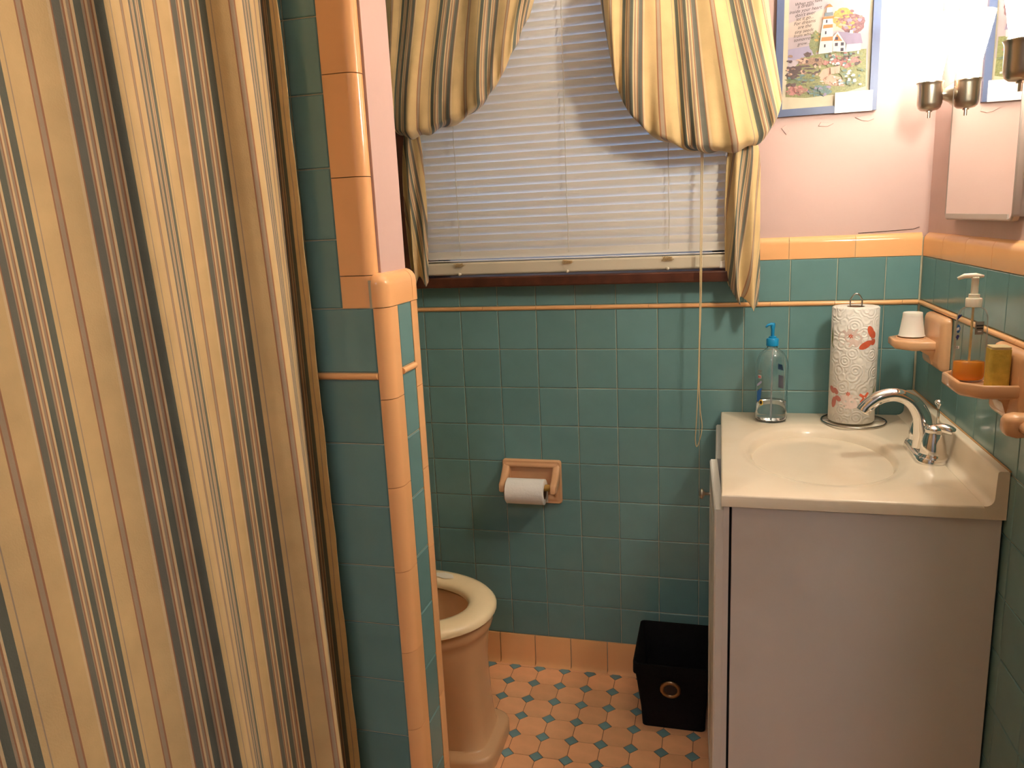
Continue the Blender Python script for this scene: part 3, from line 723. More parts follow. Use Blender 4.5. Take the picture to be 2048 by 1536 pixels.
dr = bmesh.new(); loft(dr, [[FR.p(a, b, n) for a, b in rounded(MS0 + i, MS1 - i, MZ0 + i, MZ1 - i, .012)] for n, i in ((-.003, 0), (.006, 0), (.0085, .0015), (.0085, .004), (.0076, .005))], True, True, False)
door = obj('mirror_door', dr, CABMET, mc)
mg = bmesh.new(); mg.faces.new([mg.verts.new(FR.p(a, b, .0078)) for a, b in rounded(MS0 + .0046, MS1 - .0046, MZ0 + .0046, MZ1 - .0046, .010)]); obj('mirror', mg, MIRROR, door)
obj('bottom_strip', rwbox(bmesh.new(), MS0 + .008, MS1 - .02, MZ0 + .0035, MZ0 + .0125, .0079, .0092), mat('cabinet_strip', (.55, .47, .42), .4), door)
hg = bmesh.new()
for k in range(24): lathe([(0.0, 0), (.0036, .0005), (.0036, .0105), (0, .011)], FR.p(MS1 + .004, MZ0 + .07 + k * .0125, -.006), 8, bm=hg)
obj('piano_hinge', hg, mat('aged_brass', (.62, .47, .24), .5, var=.2, vscale=90), mc)

# ------------------------------------------------------------------ wall sconces
def sconce(label, s, d, zrim, shade, uplight_dome, k=1.0):
    root = thing('wall_sconce', label, 'lamp', group='wall lamps beside the mirror')
    c = FR.p(s, zrim, d); b = FR.p(s, zrim - .025, -.011)
    h = .056 * k; r = .0262 * k
    prof = [(.0045, -h - .002), (.0165 * k, -h), (.0215 * k, -h + .004), (.0243 * k, -h + .013), (.0245 * k, -.008), (.0258 * k, -.003), (.0275 * k, 0), (.0262 * k, .0005), (.0228 * k, -.006), (.0222 * k, -h + .01), (.002, -h + .004)]
    obj('cup', lathe(prof, c, 40), NICKEL, root, True)
    obj('finial', lathe([(0.0005, -h - .016), (.0032, -h - .016), (.0032, -h - .004), (.0062, -h - .004), (.0062, -h + .001), (0.001, -h + .001)], c, 16), NICKEL, root)
    # arm: a cone running from the cup to the wall plate
    ax = (b - Vector((c.x, c.y, zrim - .025))); L = ax.length; rings = []
    ax.normalize(); side = Vector((0, 0, 1)); oth = ax.cross(side)
    p0 = Vector((c.x, c.y, zrim - .025))
    for t, rr_ in ((.25, .011), (.5, .013), (.68, .018), (.86, .027), (.97, .034), (1.0, .035)):
        rings.append([p0 + ax * (L * t) + (side * cos(2 * pi * i / 32) + oth * sin(2 * pi * i / 32)) * rr_ for i in range(32)])
    bm = bmesh.new(); loft(bm, rings, True, True, True); smooth_sharp(obj('wall_plate', bm, NICKEL, root), 50)
    obj('glass_shade', lathe([(.019, -.004), (.0205, .012), (.026, .045), (.034, .085), (.043, .130), (.042, .130), (.033, .084), (.025, .045), (.0195, .012), (.018, -.004)], c, 32), shade, root, True)
    obj('uplight_dome', lathe([(.040, .122), (.036, .124), (.026, .128), (.013, .1305), (.0005, .131)], c, 28), uplight_dome, root, True)  # glowing dome added over the shade mouth to bounce light off the ceiling
    return root
sconce('nickel wall lamp with frosted glass shade, between the mirror and the wall corner', .15, .043, 1.5705, SHADE2, UPLIGHT2)
sconce('nickel wall lamp with frosted glass shade, at the outer edge of the mirror', .69, .055, 1.550, SHADE, UPLIGHT)

# ------------------------------------------------------------------ vanity cabinet
van = thing('vanity_cabinet', 'white vanity cabinet with one door ajar, under the sink top', 'cabinet')
def wx(y, d=0): return XR + SK * (-y) - d
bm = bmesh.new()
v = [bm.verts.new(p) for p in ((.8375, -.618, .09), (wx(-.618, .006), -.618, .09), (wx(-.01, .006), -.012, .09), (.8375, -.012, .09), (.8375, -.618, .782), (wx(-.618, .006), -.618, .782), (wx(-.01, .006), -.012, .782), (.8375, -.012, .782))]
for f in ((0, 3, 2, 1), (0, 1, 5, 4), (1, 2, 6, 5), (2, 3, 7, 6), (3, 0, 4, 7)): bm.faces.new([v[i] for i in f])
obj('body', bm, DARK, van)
obj('side_panel', bbox(.8412, wx(-.62, .004), -.630, -.6185, 0.001, .7805, .001, 1), WHITE, van)
obj('side_panel', bbox(.8412, wx(-.01, .014), -.0175, -.0095, 0.001, .7805, .001, 1), WHITE, van)
obj('toe_kick', bbox(.878, .89, -.616, -.018, .001, .088, 0), WHITE, van)
bm = bmesh.new()
box(bm, .8262, .8365, -.6315, -.595, .0, .7825); box(bm, .8262, .8365, -.035, -.0095, .0, .7825); box(bm, .8262, .8365, -.595, -.035, .745, .7825); box(bm, .8262, .8365, -.595, -.035, .085, .115); box(bm, .8262, .8365, -.335, -.300, .115, .745)
obj('face_frame', bm, WHITE, van)
def door_mesh(W, Hh, T=.0165):
    """door in local coords: x along width 0..W, y thickness 0..-T (front), z 0..Hh"""
    bm = bmesh.new()
    def rect(i, y): return [(i, y, i), (W - i, y, i), (W - i, y, Hh - i), (i, y, Hh - i)]
    loft(bm, [rect(0, 0), rect(0, -T + .003), rect(.003, -T), rect(.045, -T), rect(.048, -T + .003), rect(.052, -T + .0055), rect(.058, -T + .0055), rect(.066, -T + .001), rect(.070, -T)], True, True, True)
    return bm
def knob(parent, M4):
    bm = lathe([(.0035, 0), (.0035, .011), (.006, .013), (.0115, .016), (.0125, .0185), (.010, .0225), (.004, .0245), (.0005, .025)], (0, 0, 0), 24)
    o = obj('knob', bm, NICKEL, parent, True); o.matrix_world = M4; return o
def door(p0, p1, z0, z1, kx=None):
    a = Vector(p0); b = Vector(p1); W = (b - a).length; U = (b - a).normalized(); N = Vector((U.y, -U.x, 0))
    M4 = Matrix.Identity(4)
    for i in range(3): M4[i][0] = U[i]; M4[i][1] = -N[i]; M4[i][2] = (0, 0, 1)[i]; M4[i][3] = (a.x, a.y, z0)[i]
    bm = door_mesh(W, z1 - z0); bmesh.ops.transform(bm, matrix=M4, verts=bm.verts[:])
    o = obj('door', bm, WHITED, van)
    if kx is None: return o
    K = Matrix.Identity(4); kp = a + U * kx + N * .0163; Z = Vector((0, 0, 1))
    for i in range(3): K[i][0] = U[i]; K[i][1] = Z[i]; K[i][2] = N[i]; K[i][3] = (kp.x, kp.y, .702)[i]
    knob(o, K); return o
door((.8135, -.3135, 0), (.8262, -.626, 0), .070, .772, .038)
door((.8262, -.012, 0), (.8262, -.309, 0), .070, .772)

# ------------------------------------------------------------------ vanity top with integral basin
vt = thing('bathroom_sink', 'cream cultured marble sink with oval basin and backsplash on white cabinet', 'sink')
bcx, bcy, brx, bry = 1.030, -.338, .152, .205; X0, X1, Y0, Y1 = .8215, None, -.637, -.003
angs = [2 * pi * i / 96 for i in range(96)]
cor = [(wx(Y0, .002), Y0), (wx(Y1, .002), Y1), (X0, Y1), (X0, Y0)]
def rect_at(a, ins):
    dx, dy = cos(a) * brx, sin(a) * bry; best = 1e9
    xr = 1.287 - ins
    for val in ((xr - bcx) / dx if dx > 1e-9 else 9e9, (X0 + ins - bcx) / dx if dx < -1e-9 else 9e9, (Y1 - ins - bcy) / dy if dy > 1e-9 else 9e9, (Y0 + ins - bcy) / dy if dy < -1e-9 else 9e9):
        if 0 < val < best: best = val
    x = bcx + dx * best; y = bcy + dy * best
    if abs(x - xr) < 1e-6: x = wx(y, .002) - ins
    return (x, y)
for cx, cy in ((1.287, Y0), (1.287, Y1), (X0, Y0), (X0, Y1)): angs.append(math.atan2((cy - bcy) / bry, (cx - bcx) / brx) % (2 * pi))
angs = sorted(angs)
ZT = .806; rings = []
rings.append([(*rect_at(a, 0), ZT - .0235) for a in angs]); rings.append([(*rect_at(a, 0), ZT - .004) for a in angs]); rings.append([(*rect_at(a, .0012), ZT - .0012) for a in angs]); rings.append([(*rect_at(a, .004), ZT) for a in angs])
for sx, z in ((1.14, 0), (1.10, -.0006), (1.07, -.0022), (1.035, -.0036), (1.0, -.0052), (.975, -.0085), (.95, -.015), (.91, -.030), (.85, -.050), (.76, -.072), (.64, -.091), (.50, -.105), (.34, -.114), (.18, -.119), (.11, -.1205)):
    rings.append([(bcx + brx * sx * cos(a), bcy + bry * sx * sin(a), ZT + z) for a in angs])
bm = bmesh.new(); loft(bm, rings, True, True, True); smooth_sharp(obj('counter', bm, COUNTER, vt), 45)
obj('drain', lathe([(.001, .0018), (.014, .0016), (.021, .0022), (.0235, .0004), (.0235, -.002)], (bcx, bcy, ZT - .1205), 32), CHROME, vt, True)
bp_ = [(ZT - .0235, .001)] + [(ZT - .0235, .022)] + [(ZT - .001, .036)] + [(ZT + .0004, .036)] + arc(ZT + .015, .036, .015, 180, 270, 6)[1:] + [(ZT + .060, .0195)] + arc(ZT + .060, .0155, .004, 90, 0, 3)[1:] + [(ZT + .064, .001)]
prism(FR, bp_, .0035, .6372, 'u', 'backsplash', COUNTER, vt)
obj('caulk_bead', tube([FR.p(.004, ZT + .0645, .0015), FR.p(.638, ZT + .0645, .0015)], .0018, 6), mat('old_caulk', (.45, .27, .12), .8), vt)

# ------------------------------------------------------------------ faucet
fa = thing('faucet', 'chrome two handle faucet with arched spout on the vanity top', 'faucet')
fx, fy = 1.232, -.34
bm = bmesh.new(); rings = []
def stad(rx, L, z, n=12):
    p = [(fx + rx * cos(radians(a)), fy + L + rx * sin(radians(a)), z) for a in [180 * i / n for i in range(n + 1)]] + [(fx + rx * cos(radians(a)), fy - L + rx * sin(radians(a)), z) for a in [180 + 180 * i / n for i in range(n + 1)]]
    return p
for rx, z in ((.029, 0), (.029, .004), (.0275, .010), (.0255, .014), (.022, .0165)): rings.append(stad(rx, .051, ZT + z))
loft(bm, rings, True, True, True); smooth_sharp(obj('base_plate', bm, CHROME, fa), 60)
sp = cat_rom([(fx - .002, fy, ZT + .012), (fx - .003, fy, ZT + .045), (fx - .010, fy, ZT + .085), (fx - .030, fy, ZT + .115), (fx - .060, fy, ZT + .128), (fx - .090, fy, ZT + .122), (fx - .112, fy, ZT + .105), (fx - .122, fy, ZT + .091)], 6)
n = len(sp); rads = [.0225 - .0085 * min(1, (i / n) * 2.2) for i in range(n)]; rads = [r * (1.0 if i < n - 4 else 1.04) for i, r in enumerate(rads)]
obj('spout', tube(sp, rads, 20), CHROME, fa, True)
for sg in (-1, 1):
    cy = fy + sg * .051
    hb = obj('handle', lathe([(.0275, .010), (.0275, .017), (.0245, .019), (.0245, .021), (.0235, .035), (.0195, .055), (.0170, .062), (.0165, .066), (.0182, .069), (.0165, .074), (.009, .078), (.0005, .0795)], (fx + .004, cy, ZT), 32), CHROME, fa, True)
    lv = cat_rom([(fx + .004, cy, ZT + .072), (fx + .016, cy - .006, ZT + .073), (fx + .028, cy - .012, ZT + .071), (fx + .037, cy - .016, ZT + .067)], 4)
    if sg > 0: lv = cat_rom([(fx + .004, cy, ZT + .071), (fx + .002, cy + .012, ZT + .074), (fx, cy + .026, ZT + .073), (fx, cy + .036, ZT + .070)], 4)
    obj('lever', tube(lv, [.0068 + .0035 * sin(pi * i / (len(lv) - 1)) - .002 * (i == len(lv) - 1) for i in range(len(lv))], 12), CHROME, hb, True)
lr = obj('lift_rod', tube([(fx + .022, fy, ZT + .01), (fx + .022, fy, ZT + .108)], .0024, 10), CHROME, fa)
obj('lift_knob', lathe([(.0024, .1), (.0035, .106), (.0075, .110), (.0085, .114), (.006, .118), (.0005, .119)], (fx + .022, fy, ZT), 20), CHROME, lr, True)

# ------------------------------------------------------------------ paper towels on a wire stand
tx, ty = 1.128, -.082
th = thing('paper_towel_stand', 'wire stand with loop handle holding the paper towel roll', 'stand')
zr = ZT + .0035
obj('base_ring', tube([(tx + .006 + .073 * cos(2 * pi * i / 48), ty + .073 * sin(2 * pi * i / 48), zr) for i in range(48)], .0022, 8, closed=True), STEEL, th, True)
obj('base_bar', tube([(tx + .006 - .072, ty, zr), (tx + .006 + .072, ty, zr)], .002, 8), STEEL, th)
obj('loop_handle', tube(cat_rom([(tx - .013, ty, zr)] + [(tx - .013, ty, ZT + .15), (tx - .013, ty, ZT + .285), (tx - .012, ty, ZT + .300), (tx - .006, ty, ZT + .310), (tx, ty, ZT + .313), (tx + .006, ty, ZT + .310), (tx + .012, ty, ZT + .300), (tx + .013, ty, ZT + .285), (tx + .013, ty, ZT + .15), (tx + .013, ty, zr)], 6), .0018, 8), STEEL, th, True)
pt = thing('paper_towel_roll', 'white paper towel roll printed with coral flowers and butterflies', 'paper towels')
PTM = mat('quilted_towel_paper', (.84, .79, .72), .92)
nt = PTM.node_tree; b_ = nt.nodes['Principled BSDF']; tc = nt.nodes.new('ShaderNodeTexCoord'); vo = nt.nodes.new('ShaderNodeTexVoronoi'); vo.inputs['Scale'].default_value = 38
nt.links.new(tc.outputs['Object'], vo.inputs['Vector']); mm = nt.nodes.new('ShaderNodeMath'); mm.operation = 'MULTIPLY'; mm.inputs[1].default_value = 26; nt.links.new(vo.outputs['Distance'], mm.inputs[0])
sn = nt.nodes.new('ShaderNodeMath'); sn.operation = 'SINE'; nt.links.new(mm.outputs[0], sn.inputs[0]); bp = nt.nodes.new('ShaderNodeBump'); bp.inputs['Strength'].default_value = .6; bp.inputs['Distance'].default_value = .0012
nt.links.new(sn.outputs[0], bp.inputs['Height']); nt.links.new(bp.outputs[0], b_.inputs['Normal'])
RT = .0525; PZA, PZB = ZT + .0065, ZT + .283
smooth_sharp(obj('roll', lathe([(.020, PZA - ZT), (RT - .002, PZA - ZT), (RT, PZA - ZT + .002), (RT, PZB - ZT - .002), (RT - .002, PZB - ZT), (.020, PZB - ZT)], (tx, ty, ZT), 64), PTM, pt), 50)
obj('core', lathe([(.0202, PZA - ZT + .001), (.0202, PZB - ZT - .0005), (.0188, PZB - ZT - .0005), (.0188, PZA - ZT + .001)], (tx, ty, ZT), 40), CARD, pt, True)
# camera-facing angle of the roll
def wrap(pts, a0, z0, m, name, parent, R=RT, c=(tx, ty), off=.0005, sy=1.0):
    bm = bmesh.new(); cen = (sum(p[0] for p in pts) / len(pts), sum(p[1] for p in pts) / len(pts))
    def P(x, z): a = a0 + x / R; return (c[0] + (R + off) * cos(a), c[1] + (R * sy + off) * sin(a), z0 + z)
    cv = bm.verts.new(P(*cen)); rv = [bm.verts.new(P(*p)) for p in pts]; mv = [bm.verts.new(P((p[0] + cen[0]) / 2, (p[1] + cen[1]) / 2)) for p in pts]
    k = len(pts)
    for i in range(k):
        j = (i + 1) % k; bm.faces.new((rv[i], rv[j], mv[j], mv[i])); bm.faces.new((mv[i], mv[j], cv))
    return obj(name, bm, m, parent)
A0 = math.atan2(-2.0521 - ty, .8137 - tx)
def petals(n, r, r2, rot=0): return [((r if i % 4 in (1, 2) else r2) * cos(rot + 2 * pi * i / (n * 4)), (r if i % 4 in (1, 2) else r2) * sin(rot + 2 * pi * i / (n * 4))) for i in range(n * 4)]
def wing(cx, cz, rx, rz, ang, n=14): return [(cx + rx * cos(t) * cos(ang) - rz * sin(t) * sin(ang), cz + rx * cos(t) * sin(ang) + rz * sin(t) * cos(ang)) for t in [2 * pi * i / n for i in range(n)]]
wrap(wing(0, 0, .036, .022, 0), A0 - .05, ZT + .215, INK_BLUSH, 'blush_patch', pt, off=.0003); wrap(wing(0, 0, .028, .018, 0), A0 - .12, ZT + .062, INK_BLUSH, 'blush_patch', pt, off=.0003)
wrap(petals(6, .0058, .0030), A0 - .16, ZT + .219, INK_RED, 'flower_print', pt); wrap(wing(0, 0, .0013, .0013, 0, 8), A0 - .16, ZT + .219, INK_BLUSH, 'flower_eye', pt, off=.0008)
for w_ in (wing(.000, .016, .008, .016, .45), wing(.008, .009, .006, .009, .2), wing(-.012, -.014, .017, .008, .5), wing(.007, -.008, .008, .007, 1.0)): wrap(w_, A0 + .72, ZT + .212, INK_RED, 'butterfly_wing', pt)
wrap(wing(.004, -.001, .007, .0012, -.9), A0 + .72, ZT + .212, INK_PINK, 'butterfly_body', pt, off=.0008)
for w_ in (wing(-.009, .016, .011, .007, -.6), wing(.003, .014, .009, .006, -.9), wing(-.002, -.014, .007, .014, -.2), wing(.010, -.003, .009, .006, -.6)): wrap(w_, A0 - .80, ZT + .070, INK_PINK, 'butterfly_wing', pt)
wrap(petals(6, .0055, .0030, .3), A0 - .16, ZT + .081, INK_RED, 'flower_print', pt); wrap(wing(0, 0, .0013, .0013, 0, 8), A0 - .16, ZT + .081, INK_BLUSH, 'flower_eye', pt, off=.0008)
wrap(petals(4, .0150, .0055, .35), A0 + .55, ZT + .072, INK_RED, 'flower_print', pt); wrap(wing(0, 0, .002, .002, 0, 8), A0 + .55, ZT + .072, INK_BLUSH, 'flower_eye', pt, off=.0008)
wrap([(0, -.02), (.003, -.012), (.005, 0), (.003, .016), (0, .026), (-.002, .012), (-.002, -.008)], A0 - 1.15, ZT + .212, INK_GREEN, 'leaf_print', pt); wrap([(0, 0), (.006, -.008), (.014, -.012), (.008, -.005)], A0 - 1.2, ZT + .198, INK_GREEN, 'leaf_print', pt)
wrap([(-.004, -.012), (.0, -.002), (.006, .014), (.012, .022), (.007, .004), (.003, -.008)], A0 + .98, ZT + .075, INK_GREEN, 'leaf_print', pt)

# ------------------------------------------------------------------ clear gel soap bottle with blue pump
def pump(root, c, z, m, hx, k=1.0, collar=.0125, nozzle=.020):
    col_ = obj('pump_collar', lathe([(collar * .92, 0), (collar, .001), (collar, .013 * k), (collar * .9, .0145 * k), (collar * .62, .015 * k), (collar * .6, .018 * k), (.004, .0185 * k)], (c[0], c[1], z), 28), m, root)
    smooth_sharp(col_, 40)
    st = obj('pump_head', lathe([(.0035, .016 * k), (.0042, .020 * k), (.0042, .032 * k), (.0055, .036 * k), (.0058, .041 * k), (.004, .043 * k), (.0003, .0432 * k)], (c[0], c[1], z), 20), m, root, True)
    d = Vector((hx[0], hx[1], 0)).normalized(); p0 = Vector((c[0], c[1], z + .040 * k))
    obj('nozzle', tube([p0 - d * .004 + Vector((0, 0, .001)), p0 + d * .005 + Vector((0, 0, .0015)), p0 + d * (nozzle * .7), p0 + d * nozzle - Vector((0, 0, .005))], [.0046, .0042, .003, .0023], 10), m, st, True)
bx, by = .9415, -.088
sb = thing('gel_soap_bottle', 'clear hand soap bottle with blue pump standing on the vanity top', 'soap bottle')
sy = .78
body = [(.001, .001), (.030, .001), (.0365, .004), (.0385, .010), (.0378, .03), (.0372, .07), (.0385, .12), (.0385, .142), (.036, .158), (.029, .172), (.019, .180), (.0125, .184), (.0115, .196)]
ins_ = [(r - .0016 if r > .01 else r, z + (.002 if i < 3 else 0)) for i, (r, z) in enumerate(body)]
o = obj('bottle_body', lathe(body + ins_[::-1], (bx, by, ZT), 48, sy=sy), GLASSP, sb, True)
obj('gel', lathe([(.001, .0034), (.028, .0034), (.0343, .0062), (.0364, .012), (.0358, .03), (.0353, .052), (.001, .0525)], (bx, by, ZT), 48, sy=sy, cap0=True, cap1=True), LIQ, sb, True)
obj('dip_tube', tube([(bx, by, ZT + .006), (bx + .001, by, ZT + .19)], .0018, 8), mat('dip_tube', (.8, .82, .84), .3, trans=.6), sb)
pump(sb, (bx, by), ZT + .190, BLUEP, (-.9, -.25), 1.28, .0145, .017)
B0 = math.atan2(-2.0521 - by, .8137 - bx)
def lbl(pts, a, z, m, name='label_mark', off=.0007): return wrap(pts, B0 + a, ZT + z, m, name, sb, R=.0382, c=(bx, by), off=off, sy=sy)
lbl([(-.006, -.02), (.006, -.016), (.008, .005), (.010, .018), (.002, .012), (-.006, .006)], -.85, .072, LBL_BLUE); lbl([(-.006, -.002), (.004, .004), (.010, .010), (.008, .014), (-.006, .004)], -.85, .093, LBL_LIL, off=.001)
lbl(wing(0, 0, .0058, .0075, 0, 18), -.63, .052, LBL_YEL, 'sunflower_mark', .001); lbl(wing(0, 0, .0034, .0046, 0, 14), -.63, .052, LBL_BLK, 'sunflower_eye', .0014)
lbl([(-.005, -.004), (.005, -.004), (.005, .004), (-.005, .004)], -.78, .116, LBL_WHT); lbl([(-.004, -.003), (.000, -.003), (-.0005, .003), (-.004, .003)], -.78, .116, LBL_RED, off=.001); lbl([(.001, -.003), (.004, -.003), (.0035, .003), (.001, .003)], -.78, .116, LBL_RED, off=.001)
lbl([(-.006, -.001), (.006, -.001), (.006, .001), (-.006, .001)], -.78, .131, LBL_GRY); lbl([(-.004, -.001), (.004, -.001), (.004, .001), (-.004, .001)], -.78, .126, LBL_GRY)
lbl([(-.008, -.006), (.008, -.004), (.008, .010), (-.004, .008)], 2.55, .13, LBL_BLUE); lbl([(-.008, -.022), (.008, -.02), (.008, .012), (-.006, .010)], 2.5, .10, LBL_LIL)

# ------------------------------------------------------------------ ceramic fixtures on the right wall
def ceramic_plate(root, s0, s1, z0, z1, d=.020, name='back_plate'):
    bm = bmesh.new()
    loft(bm, [[FR.p(a, b, n) for a, b in rounded(s0 + i, s1 - i, z0 + i, z1 - i, max(.010 - i * .3, .002), 4)] for n, i in ((.0008, 0), (d * .45, 0), (d * .75, .003), (d * .93, .009), (d, .015))], True, True, True)
    return smooth_sharp(obj(name, bm, PEACH_CER, root), 50)
def tray(root, s0, s1, d0, d1, z0, z1, lip, ch=.022, name='tray'):
    def out(i):
        return [(s0 + i, d0), (s1 - i, d0), (s1 - i, d1 - ch - i * .3), (s1 - ch - i * .5, d1 - i), (s0 + ch + i * .5, d1 - i), (s0 + i, d1 - ch - i * .3)]
    bm = bmesh.new()
    R = [(.006, z0), (.0015, z0 + .003), (0, z0 + .006), (0, z1 - .003), (.0015, z1 - .0006), (.003, z1)]
    if lip: R += [(.006, z1 - .0006), (.0075, z1 - .003), (.009, z1 - lip)]
    loft(bm, [[FR.p(s, z, d) for s, d in out(i)] for i, z in R], True, True, True)
    return smooth_sharp(obj(name, bm, PEACH_CER, root), 50)
def under_bracket(root, s0, s1, z0, z1, d):
    bm = bmesh.new(); sm = (s0 + s1) / 2
    loft(bm, [[FR.p(s0, z1, .015), FR.p(s1, z1, .015), FR.p(s1 - .006, z1, d), FR.p(s0 + .006, z1, d)], [FR.p(s0 + .01, z0 + .02, .015), FR.p(s1 - .01, z0 + .02, .015), FR.p(s1 - .015, z0 + .02, d * .6), FR.p(s0 + .015, z0 + .02, d * .6)], [FR.p(s0 + .02, z0, .015), FR.p(s1 - .02, z0, .015), FR.p(s1 - .02, z0, .022), FR.p(s0 + .02, z0, .022)]], True, True, True)
    return smooth_sharp(obj('bracket', bm, PEACH_CER, root), 40)
ch_ = thing('tumbler_holder', 'peach ceramic tumbler shelf on the tiled wall holding a small cup', 'holder')
ceramic_plate(ch_, .120, .268, .966, 1.081, .021)
tray(ch_, .116, .234, .010, .097, 1.007, 1.0272, 0, .03)
under_bracket(ch_, .15, .235, .975, 1.008, .05)
HOLE = mat('ceramic_hole_shadow', (.30, .13, .06), .6)
obj('tumbler_ring', tube([FR.p(.166 + .034 * cos(2 * pi * i / 40), 1.0273, .056 + .028 * sin(2 * pi * i / 40)) for i in range(40)], .0022, 6, closed=True), PEACH_CER, ch_, True)
cp = thing('paper_cup', 'small white cup standing upside down on the tumbler shelf', 'cup')
cpos = FR.p(.160, 1.0298, .052)
smooth_sharp(obj('cup_body', lathe([(.0268, 0), (.0278, .0012), (.0268, .0028), (.0262, .0035), (.0205, .0455), (.0203, .052), (.0195, .0535), (.0187, .0535), (.0185, .050), (.001, .050)], cpos, 40), CUPM, cp), 60)
obj('base_rim', tube([(cpos.x + .0203 * cos(2 * pi * i / 32), cpos.y + .0203 * sin(2 * pi * i / 32), cpos.z + .0455) for i in range(32)], .0006, 5, closed=True), CUPM, cp, True)
sd = thing('soap_dish', 'peach ceramic soap dish on the tiled wall holding a pump bottle', 'soap dish')
ceramic_plate(sd, .556, .700, .960, 1.083, .021)
tray(sd, .545, .692, .010, .100, 1.0075, 1.031, .012, .03)
under_bracket(sd, .585, .67, .975, 1.009, .05)
ob = thing('orange_soap_bottle', 'clear pump bottle with orange liquid soap in the ceramic dish', 'soap bottle')
oc = FR.p(.598, 1.0195, .066); sxo, syo = 1.0, .72
bd = [(.001, .0005), (.020, .0005), (.0243, .003), (.0255, .008), (.0252, .05), (.0246, .09), (.0235, .112), (.0205, .122), (.0145, .127), (.0105, .129), (.0100, .134)]
ins_ = [(r - .0014 if r > .01 else r, z + (.002 if i < 3 else 0)) for i, (r, z) in enumerate(bd)]
obj('bottle_body', lathe(bd, oc, 44, sx=sxo, sy=syo), THINP, ob, True)
obj('liquid', lathe([(.001, .0028), (.019, .0028), (.0224, .0048), (.0238, .009), (.0237, .034), (.001, .0345)], oc, 44, sx=sxo, sy=syo, cap0=True, cap1=True), ORANGE, ob, True)
obj('dip_tube', tube([(oc.x, oc.y, oc.z + .005), (oc.x, oc.y, oc.z + .13)], .0019, 8), mat('soap_tube', (.85, .6, .25), .4), ob)
cl = obj('pump_collar', lathe([(.0115, .128), (.0125, .1285), (.0125, .141), (.0118, .1425), (.0085, .1428), (.0085, .149), (.0075, .1495), (.004, .1495)], oc, 28), WHITEP, ob); smooth_sharp(cl, 40)
for k in range(3): tube([(oc.x + .0127 * cos(2 * pi * i / 28), oc.y + .0127 * sin(2 * pi * i / 28), oc.z + .131 + k * .0034) for i in range(28)], .0005, 4, closed=True).free()
st = obj('pump_head', lathe([(.0058, .149), (.0056, .160), (.0056, .1745), (.0062, .1755), (.0062, .178), (.0003, .1785)], oc, 22), WHITEP, ob, True)
obj('nozzle', tube([(oc.x + .012, oc.y - .002, oc.z + .1790), (oc.x, oc.y, oc.z + .1800), (oc.x - .016, oc.y + .002, oc.z + .1797), (oc.x - .026, oc.y + .003, oc.z + .1755)], [.0022, .0048, .0042, .0026], 12), WHITEP, st, True)
C0 = math.atan2(-2.0521 - oc.y, .8137 - oc.x)
def lbo(pts, a, z, m, name='label_mark', off=.0006): return wrap(pts, C0 + a, oc.z + z, m, name, ob, R=.0253, c=(oc.x, oc.y), off=off, sy=syo)
lbo([(-.007, -.011), (.007, -.011), (.007, .011), (-.007, .011)], .55, .094, LBL_GRY, 'care_label')
me = text_mesh('BONUS\nCLEAN', .0042)
lbo([(-.0055, .003), (.0055, .003), (.0055, .0055), (-.0055, .0055)], .55, .094, LBL_BLK, off=.0012); lbo([(-.005, -.002), (.005, -.002), (.005, .0008), (-.005, .0008)], .55, .094, LBL_BLK, off=.0012); lbo([(-.003, -.0065), (.003, -.0065), (.003, -.005), (-.003, -.005)], .55, .094, LBL_WHT, off=.0012)
bpy.data.meshes.remove(me)
lbo([(-.003, -.006), (.006, .001), (.007, .005), (-.001, .002)], -.85, .112, LBL_NAVY); lbo(wing(0, 0, .0045, .0075, 0), -.80, .092, LBL_BLUE); lbo([(-.003, -.004), (.003, -.002), (.003, .003), (-.003, .001)], -.80, .092, LBL_WHT, off=.0011); lbo([(-.005, -.003), (.0, -.008), (.004, 0), (0, .002)], -.8, .080, LBL_NAVY)
lbo([(-.003, -.003), (.004, -.002), (.004, .003), (-.003, .002)], -.75, .060, LBL_WHT); lbo([(-.001, -.002), (.0005, -.002), (.001, .002), (-.0005, .002)], -.75, .060, LBL_BLK, off=.0011)
spg = thing('yellow_sponge', 'yellow sponge block standing on end against the soap dish plate', 'sponge')
bm = bmesh.new(); v0 = FR.p(.625, 1.0202, .030)
loft(bm, [[FR.p(a, z, n) for a, n in rounded(.632, .664, .0235, .0535, .005, 3)] for z in (1.0202, 1.0215, 1.082, 1.0845)], True, True, True)
smooth_sharp(obj('sponge_block', bm, SPONGE, spg), 50)
bm = bmesh.new(); loft(bm, [[FR.p(a, z, n) for a, n in rounded(.6325, .6635, .024, .053, .005, 3)] for z in (1.0846, 1.0885)], True, True, True)
obj('scrub_layer', bm, mat('pale_scrub_pad', (.60, .48, .26), .9, bump=.3, bscale=200), spg)
tb = thing('towel_bar', 'peach ceramic towel bar post fixed near the soap dish', 'towel bar')
ceramic_plate(tb, .765, .830, .955, 1.035, .03, 'post_plate')
ceramic_plate(tb, 1.30, 1.365, .955, 1.035, .03, 'post_plate')
for s in (.7975, 1.3325):
    bm = bmesh.new(); loft(bm, [[FR.p(a, b, n) for a, b in rounded(s - w_, s + w_, .995 - w_, .995 + w_, w_ * .6, 4)] for n, w_ in ((.028, .020), (.045, .017), (.06, .018), (.072, .015), (.076, .010))], True, True, True)
    smooth_sharp(obj('post', bm, PEACH_CER, tb), 60)
obj('bar', tube([FR.p(.80, .995, .052), FR.p(1.33, .995, .052)], .009, 16), PEACH_CER, tb, True)

